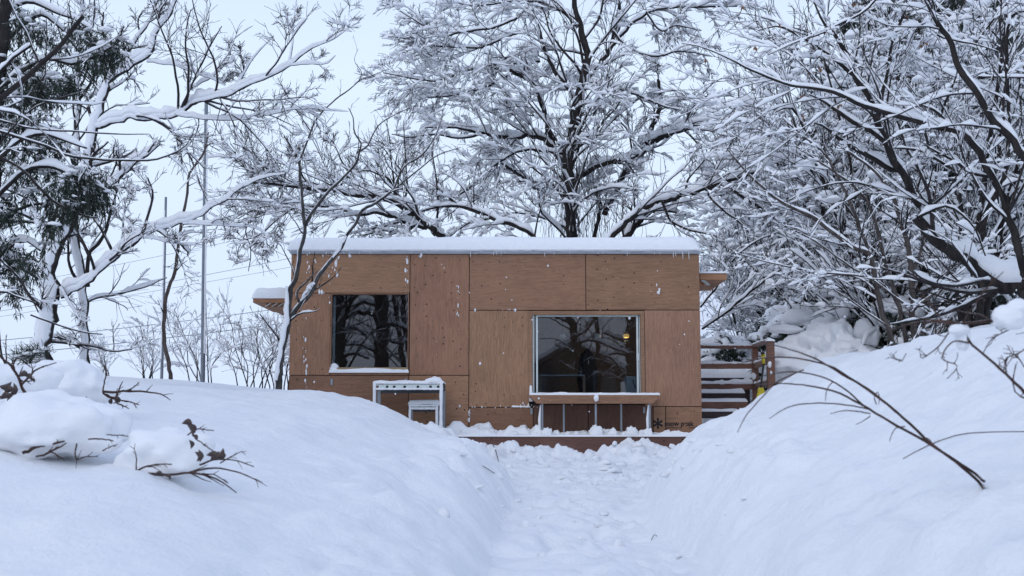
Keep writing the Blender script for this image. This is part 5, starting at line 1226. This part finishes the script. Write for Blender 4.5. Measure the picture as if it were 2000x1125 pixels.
shrub('broad low shrub buried in snow left of the leafy one',
      [(105, 842, 0, 120, 80, 66), (40, 850, .1, 80, 70, 60), (190, 838, .05, 62, 60, 48), (90, 800, .1, 70, 60, 40), (190, 868, -.05, 40, 30, 18)],
      [[(44, 885, 3.4), (66, 876, 3.2), (95, 868, 2.8), (126, 862, 1.6)], [(70, 892, 2), (100, 882, 2.2), (130, 865, 1)], [(172, 858, 1.6), (195, 857, 1.6), (222, 861, .9)], [(150, 866, 1.6), (148, 895, 1.4), (170, 892, 1.2), (192, 892, .8)], [(208, 849, 1.2), (228, 850, 1.2), (250, 852, .9)], [(95, 880, 1.6), (110, 888, 1.4), (124, 896, .9)], [(200, 880, 1.2), (218, 872, 1), (230, 868, .7)]],
      [], 5.4, (110, 895, -.03))
shrub('snow-covered shrub at the back of the left bank, twigs fanning out right',
      [(140, 750, 0, 66, 60, 40), (115, 735, .1, 50, 50, 30), (170, 770, 0, 40, 40, 22), (60, 770, .1, 50, 50, 36)],
      [[(200, 765, 2.8), (225, 766, 2.6), (260, 764, 2.2), (290, 766, 1.8), (315, 770, 1.4), (333, 781, .8)], [(201, 768, 2), (225, 780, 1.8), (250, 784, 1.4), (272, 791, .9)], [(201, 765, 1.6), (204, 745, 1.4), (208, 725, 1.1), (203, 712, .8)], [(205, 770, 1.8), (225, 775, 2.2), (232, 762, 1.5), (240, 745, .8)], [(250, 765, 1.4), (262, 755, 1.2), (272, 747, .8)], [(222, 788, 2), (235, 790, 1.6), (252, 798, .8)], [(168, 775, 1.4), (172, 784, 1.2), (180, 791, .8)]],
      [(216, 792, .04, 90), (226, 790, .04, 70), (222, 780, .04, 10), (228, 776, .035, -50)], 6.2, (170, 800, -.03))
shrub('dark twiggy shrub with withered leaves at the far left edge',
      [(-10, 740, .3, 50, 40, 30), (60, 740, .4, 50, 40, 24)],
      [[(48, 773, 3.4), (42, 755, 3), (30, 725, 2.6), (12, 705, 2.2), (-5, 688, 1.4)], [(42, 752, 2.2), (58, 735, 2), (75, 720, 1.6), (110, 708, .9)], [(30, 730, 1.8), (45, 745, 1.6), (66, 742, 1)], [(12, 705, 1.6), (12, 680, 1.2), (12, 655, .8)], [(20, 715, 1.4), (35, 700, 1.2), (60, 718, .9)], [(-5, 778, 2), (15, 770, 2), (30, 775, 1.4)]],
      [(36, 732, .05, 10), (48, 730, .05, -30), (30, 748, .05, -100), (24, 750, .06, 200), (60, 738, .03, -40), (5, 765, .06, 20), (14, 768, .06, -40), (-2, 775, .06, 10), (10, 785, .06, 30), (22, 775, .05, 60), (24, 790, .04, 0), (2, 790, .05, -20)], 4.6, (30, 815, -.3))

# ---- near right: arching stems and the close twiggy branch
def bare_thing(name, label, cat, ls, m, n=8, side=0, base=None, tw=None, snowpads=()):
    l0 = ls[0]; b = base or (l0[0, 0], l0[0, 1], l0[0, 2]); e = empty(name, b, label, cat)
    if n == 8:
        for l in ls: l[:, 3] *= .8
    for l in ls[:4]:
        g = Geo(); tubes(g, l[None, :, :3], l[None, :, 3], n, .12); g.build('stem', m, e, smooth=True)
    g = Geo()
    for l in ls[4:]: tubes(g, l[None, :, :3], l[None, :, 3], n - 1, .15)
    if tw:
        pr = np.array([smooth_path(l, 24) for l in ls]); c = grow(pr[..., :3], pr[..., 3], *tw[:4], t0=.2, up=.05, wig=.2, rr=.6, rmin=.0012, lmin=.03, lmax=.16); tubes(g, *c, 4)
        if len(tw) > 4: c2 = grow(*c, tw[4], .6, 45, 4, t0=.2, up=.05, wig=.2, rr=.7, rmin=.001, lmin=.02, lmax=.07); tubes(g, *c2, 4)
    if g.n: g.build('twigs', m, e, smooth=True)
    if len(snowpads):
        g = Geo()
        for (px, py, Y_, rx, ry, rz) in snowpads: k = Y_ / F; blob(g, P(px, py, Y_), (rx * k, ry * k, rz * k), px, .14, 1.6, 36, 26, base=.8)
        g.build('snow_load', M_SNOWB, e, smooth=True)
    return e
Y = float(hit(1914, 948)[1]) - .02; print('archY', Y)
A = [limb([(1925, 962, 3.8, -.1), (1914, 945, 3.6), (1870, 905, 3.5), (1820, 868, 3.4), (1760, 812, 3.2), (1700, 765, 3), (1655, 735, 2.8), (1620, 715, 2.4), (1560, 700, 2, .2), (1500, 698, 1.7, .3), (1450, 708, 1.2, .4)], Y, 40, jit=.2),
     limb([(1922, 940, 3.4, -.1), (1905, 925, 3.4), (1860, 895, 3.4), (1800, 858, 3.2), (1740, 825, 3), (1690, 795, 2.8), (1640, 768, 2.4), (1590, 755, 2), (1530, 749, 1.5, .2), (1480, 752, 1.1, .3)], Y, 40, jit=.2),
     limb([(1750, 805, 2.6), (1700, 762, 2.4), (1650, 735, 2.2), (1600, 704, 2), (1560, 688, 1.8), (1520, 676, 1.4, .2), (1490, 672, .9, .3)], Y + .05, 30, jit=.2),
     limb([(1690, 795, 2.2), (1650, 760, 2), (1610, 738, 1.8), (1570, 728, 1.6), (1530, 727, 1.4), (1490, 734, 1, .2)], Y, 30, jit=.2),
     limb([(1700, 800, 1.8), (1660, 792, 1.7), (1610, 787, 1.6), (1560, 790, 1.4), (1530, 800, 1.2), (1502, 818, .8)], Y, 26, jit=.3),
     limb([(1570, 722, 1.6), (1520, 745, 1.6), (1480, 785, 1.4), (1455, 815, 1.2), (1440, 845, .8)], Y, 26, jit=.2),
     limb([(1700, 808, 1.6), (1670, 803, 1.4), (1645, 803, 1.2), (1621, 808, .8)], Y, 16), limb([(1700, 812, 1.4), (1690, 820, 1.2), (1672, 829, .8)], Y, 10), limb([(1768, 833, 1.4), (1750, 836, 1.2), (1742, 848, 1), (1737, 863, .7)], Y, 12),
     limb([(1712, 790, 1.3), (1708, 775, 1.3), (1714, 766, 1.2), (1718, 775, 1), (1716, 790, .7)], Y, 14), limb([(1628, 745, 1.3), (1618, 755, 1.2), (1613, 770, 1), (1612, 784, .7)], Y, 10),
     limb([(1764, 896, 1), (1790, 882, 1.2), (1820, 867, 1.4), (1850, 856, 1.4), (1880, 848, 1.4), (1930, 844, 1.3), (2010, 843, 1.2)], Y, 30, jit=.2), limb([(1822, 868, 1.4), (1815, 858, 1.2), (1803, 854, .8)], Y, 10)]
bare_thing('arching_stems', 'bundle of thin brown stems arching left out of the right snowbank', 'shrub', A, M_REED, base=tuple(P(1918, 952, Y)))
Y = 3.4
A = [limb([(2060, 840, 4.5), (2000, 765, 4), (1965, 730, 3.6), (1930, 700, 3.2), (1895, 670, 3), (1880, 640, 2.6), (1868, 630, 2.2), (1800, 622, 1.8), (1740, 600, 1.2)], Y, 30, jit=.3),
     limb([(2060, 600, 4.6), (2000, 618, 4.2), (1940, 627, 4), (1880, 632, 3.4), (1830, 628, 2.8), (1780, 632, 2), (1740, 645, 1.2)], Y, 30, jit=.3),
     limb([(1895, 670, 2), (1860, 668, 1.8), (1840, 700, 1.6), (1870, 715, 1.4), (1850, 740, .9)], Y, 18), limb([(1860, 640, 1.8), (1830, 680, 1.6), (1800, 700, 1.2), (1797, 697, .8)], Y, 14),
     limb([(2030, 660, 1.8), (1990, 690, 1.6), (1965, 700, 1.5), (1960, 730, 1)], Y, 14), limb([(1965, 730, 2), (1965, 710, 1.6), (1968, 703, 1)], Y, 8), limb([(2010, 730, 1.6), (1985, 695, 1.4), (1960, 690, 1)], Y, 10),
     limb([(1980, 640, 1.6), (1940, 660, 1.4), (1920, 690, 1)], Y, 10), limb([(1880, 632, 2), (1900, 600, 1.8), (1930, 560, 1.5), (1960, 530, 1)], Y, 14), limb([(1850, 640, 1.6), (1820, 600, 1.6), (1790, 560, 1.2), (1770, 540, .8)], Y + .3, 14), limb([(1770, 690, 1), (1760, 705, 1), (1750, 700, .7)], Y, 8)]
for k in (0, 1):
    r0 = A[k][0]; gx = r0[0] + .75; A[k] = np.vstack([smooth_path(np.array([[gx, r0[1] + .1, gz(gx, r0[1]) - .1, .014], [gx - .25, r0[1] + .05, (gz(gx, r0[1]) + r0[2]) / 2 + .12, .012], [*r0[:3], r0[3]]]), 10)[:-1], A[k]])
bare_thing('near_twiggy_branch', 'close twiggy branch reaching in from the right edge with two blobs of snow', 'branch', A, M_REED, base=tuple(P(2060, 840, Y)), tw=(3.4, .22, 50, 6, 1.5),
           snowpads=[(1970, 622, Y, 34, 24, 28), (1990, 602, Y, 24, 20, 18), (1880, 660, Y + .02, 15, 14, 32), (1872, 645, Y, 20, 12, 12)])

# ---- stray twigs lying on the path snow
for i, (pl, lab) in enumerate(((((1423, 0), (1431, 0)), 'x'),)): pass
def lying(px0, py0, px1, py1, lab, r=.002):
    a, b = hit(px0, py0), hit(px1, py1); m = (a + b) / 2 + [0, 0, .02]
    l = smooth_path(np.array([[*a, r], [*m, r], [*b, r * .6]]), 10, .3); g = Geo(); tubes(g, l[None, :, :3], l[None, :, 3], 5)
    tag(g.build('fallen_twig', M_REED, smooth=True, loc=a), lab, 'twig', 'stray twigs on the path snow')
lying(1272, 1055, 1284, 1048, 'short dark twig lying on the right side of the path')
lying(963, 868, 974, 902, 'curved dark twig hanging over the clods by the deck', .006)
lying(888, 890, 982, 934, 'long thin stem lying on the left bank beside the path', .003)

# ---- what the panes mirror: trees and a gabled house behind the viewpoint
def MR(px, py, D):
    p = P(px, py, D); p[1] = 35.0 - p[1]; return p
def mlimb(pl, D):
    a = np.array([[*MR(q[0], q[1], D), q[2] / F * D] for q in pl]); return smooth_path(a, 30, .3)
def mtree(label, D, pls, lv=((3, .3, 48, 7), (5, .5, 45, 5)), lmax=2.0):
    ls = [mlimb(p, D) for p in pls]; x, y = ls[0][0, 0], ls[0][0, 1]
    ls[0] = np.vstack([[[x, y, gz(x, y) - .2, ls[0][0, 3] * 1.1]], ls[0]])
    make_tree('bare_tree', label, ls, 0, (x, y, gz(x, y)), lv=lv, snow_h=.08, twr=.006, lmax=lmax, twsnow=.3, snow_w=.02, tw_h=.03, snow=.6)
mtree('thick-trunked tree mirrored in the small window', 44, [[(750, 760, 15), (748, 700, 14), (747, 640, 13.5), (745, 600, 14), (742, 540, 15), (740, 480, 12), (735, 420, 8)], [(745, 625, 5), (720, 610, 5), (690, 612, 4.5), (660, 630, 4), (640, 640, 3)], [(748, 632, 4), (780, 636, 3.6), (800, 650, 2.5)], [(746, 600, 4), (710, 590, 3.5), (680, 600, 3), (650, 590, 2)], [(748, 690, 3), (720, 680, 3), (690, 672, 2.4), (660, 678, 1.5)], [(742, 560, 5), (700, 560, 4), (660, 590, 3), (645, 580, 2)], [(750, 660, 3), (775, 670, 2.4), (800, 664, 1.5)]])
mtree('leaning tree mirrored at the left of the small window', 42, [[(655, 760, 14), (660, 700, 13), (662, 640, 12), (660, 590, 11), (655, 540, 9)], [(664, 650, 4), (690, 640, 3.5), (715, 655, 2.5)], [(662, 700, 4), (690, 690, 3), (720, 700, 2)], [(662, 600, 4), (680, 585, 3.4), (695, 560, 2.5)]])
mtree('slim double-stemmed tree mirrored at the right of the small window', 46, [[(795, 760, 5), (785, 690, 5), (778, 640, 4.5), (772, 600, 4), (766, 560, 3)], [(800, 700, 5), (790, 640, 5), (787, 590, 5), (786, 540, 4)]])
mtree('leaning dark tree mirrored left of centre in the large window', 43, [[(1135, 800, 9), (1128, 700, 8.5), (1119, 650, 8), (1113, 620, 8), (1105, 570, 7), (1095, 520, 5)], [(1120, 660, 3), (1150, 640, 2.5), (1170, 600, 2)], [(1115, 630, 3), (1090, 620, 2.5), (1070, 610, 1.5)], [(1122, 690, 3), (1105, 680, 2.4), (1085, 672, 1.5)], [(1121, 670, 3), (1160, 665, 2.5), (1200, 680, 2), (1230, 690, 1.4)]])
mtree('thick straight tree mirrored right of centre in the large window', 44, [[(1240, 800, 13), (1236, 720, 13), (1234, 660, 12.5), (1232, 610, 12), (1230, 550, 10)], [(1234, 670, 4), (1205, 660, 3), (1180, 650, 2)], [(1236, 700, 3), (1210, 690, 2.4), (1190, 692, 1.5)]])
mtree('pale slender tree mirrored in the middle of the large window', 45, [[(1170, 800, 5), (1170, 720, 5), (1168, 660, 4.5), (1165, 610, 4), (1163, 560, 3)], [(1168, 690, 2.4), (1195, 700, 2), (1215, 725, 1.4)]])
D = 52.0; hc = MR(1117, 790, D); he = empty('gabled_house', (hc[0], hc[1], gz(hc[0], hc[1])), 'dark gabled house mirrored in the large window pane', 'house')
ap, elp, erp = MR(1117, 674, D), MR(1010, 738, D), MR(1235, 738, D); z0 = gz(hc[0], hc[1]) - .3
g = Geo(); yb = hc[1] - 9
g.add([(elp[0] + .5, hc[1], z0), (erp[0] - .5, hc[1], z0), (erp[0] - .5, hc[1], erp[2] + .2), (ap[0], hc[1], ap[2] - .05), (elp[0] + .5, hc[1], elp[2] + .2), (elp[0] + .5, yb, z0), (erp[0] - .5, yb, z0), (erp[0] - .5, yb, erp[2] + .2), (ap[0], yb, ap[2] - .05), (elp[0] + .5, yb, elp[2] + .2)],
      [(1, 6, 7, 2), (5, 0, 4, 9)], [(0, 1, 2), (0, 2, 4), (4, 2, 3), (5, 7, 6), (5, 9, 7), (9, 8, 7)])
g.build('wall', M_ROOFD, he)
for s, q in ((-1, elp), (1, erp)):
    g = Geo(); a = np.array([q[0], hc[1] + .5, q[2]]); b = np.array([ap[0], hc[1] + .5, ap[2]]); off = np.array([0, -10, 0]); t = np.array([0, 0, .18])
    g.add([a, b, b + off, a + off, a + t, b + t, b + off + t, a + off + t], [(3, 2, 1, 0), (4, 5, 6, 7), (0, 1, 5, 4), (2, 3, 7, 6), (1, 2, 6, 5), (3, 0, 4, 7)]); r_ = g.build('roof', M_ROOFD, he)
    g = Geo(); a2, b2 = a + [0, -.1, .185], b + [0, -.1, .185]; o2 = np.array([0, -9.7, 0]); t2 = np.array([0, 0, .22]); g.add([a2, b2, b2 + o2, a2 + o2, a2 + t2, b2 + t2, b2 + o2 + t2, a2 + o2 + t2], [(3, 2, 1, 0), (4, 5, 6, 7), (0, 1, 5, 4), (2, 3, 7, 6)]); g.build('roof_snow', M_SNOWB, r_)
for dx in (-1.6, 1.4): g = Geo(); g.box(ap[0] + dx - .5, ap[0] + dx + .5, hc[1] + .01, hc[1] + .06, z0 + 1.2, z0 + 2.4); g.build('window', M_STEELD, he)

# ---- crumbs of snow thrown on the path and at the foot of the banks
n = 520; yy = 5.5 + 11 * rng.random(n) ** .8; xx = np.where(rng.random(n) < .5, .45 + .9 * (rng.random(n) - .5), np.where(rng.random(n) < .5, -.05 - .35 * rng.random(n), .95 + .5 * rng.random(n)))
k = yy > 13; xx = np.where(k, -.9 + 3.4 * rng.random(n), xx); cc = np.stack([xx, yy, terrain(xx, yy) - .002], -1)
g = Geo(); pads(g, cc, (.005 + .03 * rng.random(n) ** 6) * (1 + .5 * k), flat=.9, jit=1.1); tag(g.build('snow_crumbs', M_SNOW, smooth=True), 'loose crumbs of snow lying along the dug path', 'snow crumbs', kind='stuff')

# ---- falling snowflakes
g = Geo(); n = 420; Yd = 3.5 + 14 * rng.random(n) ** .7; c = np.stack([(rng.random(n) - .5) * .9 * Yd, Yd, ZC + (rng.random(n) * .5 - .12) * Yd], -1)
s = .0028 + .0035 * rng.random(n); O8 = np.array([(1, 0, 0), (-1, 0, 0), (0, 1, 0), (0, -1, 0), (0, 0, 1.3), (0, 0, -1.3)]); T8_ = np.array([(0, 2, 4), (2, 1, 4), (1, 3, 4), (3, 0, 4), (2, 0, 5), (1, 2, 5), (3, 1, 5), (0, 3, 5)])
g.add((O8[None] * s[:, None, None] * .8 + c[:, None]), t=(T8_[None] + np.arange(n)[:, None, None] * 6).reshape(-1, 3)); tag(g.build('falling_snow', M_SNOWB), 'sparse snowflakes drifting down in front of the cabin', 'snowfall', kind='stuff')
# ------------------------------------------------------------------ world, sun, camera
w = bpy.data.worlds.new('World'); SC.world = w; w.use_nodes = True
nt = w.node_tree; nt.nodes.clear()
sky = nt.nodes.new('ShaderNodeTexSky'); sky.sky_type = 'NISHITA'; sky.sun_disc = False
SUN_EL, SUN_AZ = math.radians(42), math.radians(215)
sky.sun_elevation = SUN_EL; sky.sun_rotation = SUN_AZ; sky.air_density = 1.5; sky.dust_density = 4.0
b1 = nt.nodes.new('ShaderNodeBackground'); b1.inputs[1].default_value = .1; L(nt, sky.outputs[0], b1.inputs[0])
tc = nt.nodes.new('ShaderNodeTexCoord'); sx = nt.nodes.new('ShaderNodeSeparateXYZ'); L(nt, tc.outputs['Generated'], sx.inputs[0])
cn = N(nt, 'ShaderNodeTexNoise', Scale=1.4, Detail=3.0, Roughness=.5); L(nt, tc.outputs['Generated'], cn.inputs['Vector'])
am = N(nt, 'ShaderNodeMath', _operation='MULTIPLY_ADD'); am.inputs[1].default_value = .16; L(nt, cn.outputs['Fac'], am.inputs[0]); L(nt, sx.outputs['Z'], am.inputs[2])
cr = ramp(nt, [(.0, (.54, .645, .865)), (.12, (.60, .71, .91)), (.38, (.65, .77, .945)), (.6, (.49, .61, .83)), (1.0, (.35, .44, .67))], am.outputs[0])
b2 = nt.nodes.new('ShaderNodeBackground'); b2.inputs[1].default_value = 1.09; L(nt, cr.outputs[0], b2.inputs[0])
mx = nt.nodes.new('ShaderNodeMixShader'); mx.inputs[0].default_value = .93
L(nt, b1.outputs[0], mx.inputs[1]); L(nt, b2.outputs[0], mx.inputs[2])
wo = nt.nodes.new('ShaderNodeOutputWorld'); L(nt, mx.outputs[0], wo.inputs[0])
sl = bpy.data.lights.new('sun', 'SUN'); sl.energy = .5; sl.angle = math.radians(40); sl.color = (1, .97, .95)
so = bpy.data.objects.new('sun', sl); COL.objects.link(so)
sd_ = Vector((math.cos(SUN_EL) * math.sin(SUN_AZ), math.cos(SUN_EL) * math.cos(SUN_AZ), math.sin(SUN_EL)))
so.rotation_euler = sd_.to_track_quat('Z', 'Y').to_euler(); so.location = sd_ * 30
cd = bpy.data.cameras.new('camera'); cd.sensor_width = 36; cd.lens = F / 2000 * 36; cd.clip_end = 5000; cd.clip_start = .05
cd.dof.use_dof = True; cd.dof.focus_distance = 17.6; cd.dof.aperture_fstop = 6.3
co = bpy.data.objects.new('camera', cd); COL.objects.link(co); co.location = (0, 0, ZC); co.rotation_euler = (math.radians(90) + PITCH, 0, 0)
SC.camera = co
SC.view_settings.view_transform = 'Standard'; SC.view_settings.look = 'None'; SC.view_settings.exposure = .19; SC.view_settings.gamma = 1
cy = SC.cycles; cy.max_bounces = 8; cy.diffuse_bounces = 5; cy.glossy_bounces = 2; cy.transparent_max_bounces = 8; cy.use_denoising = True
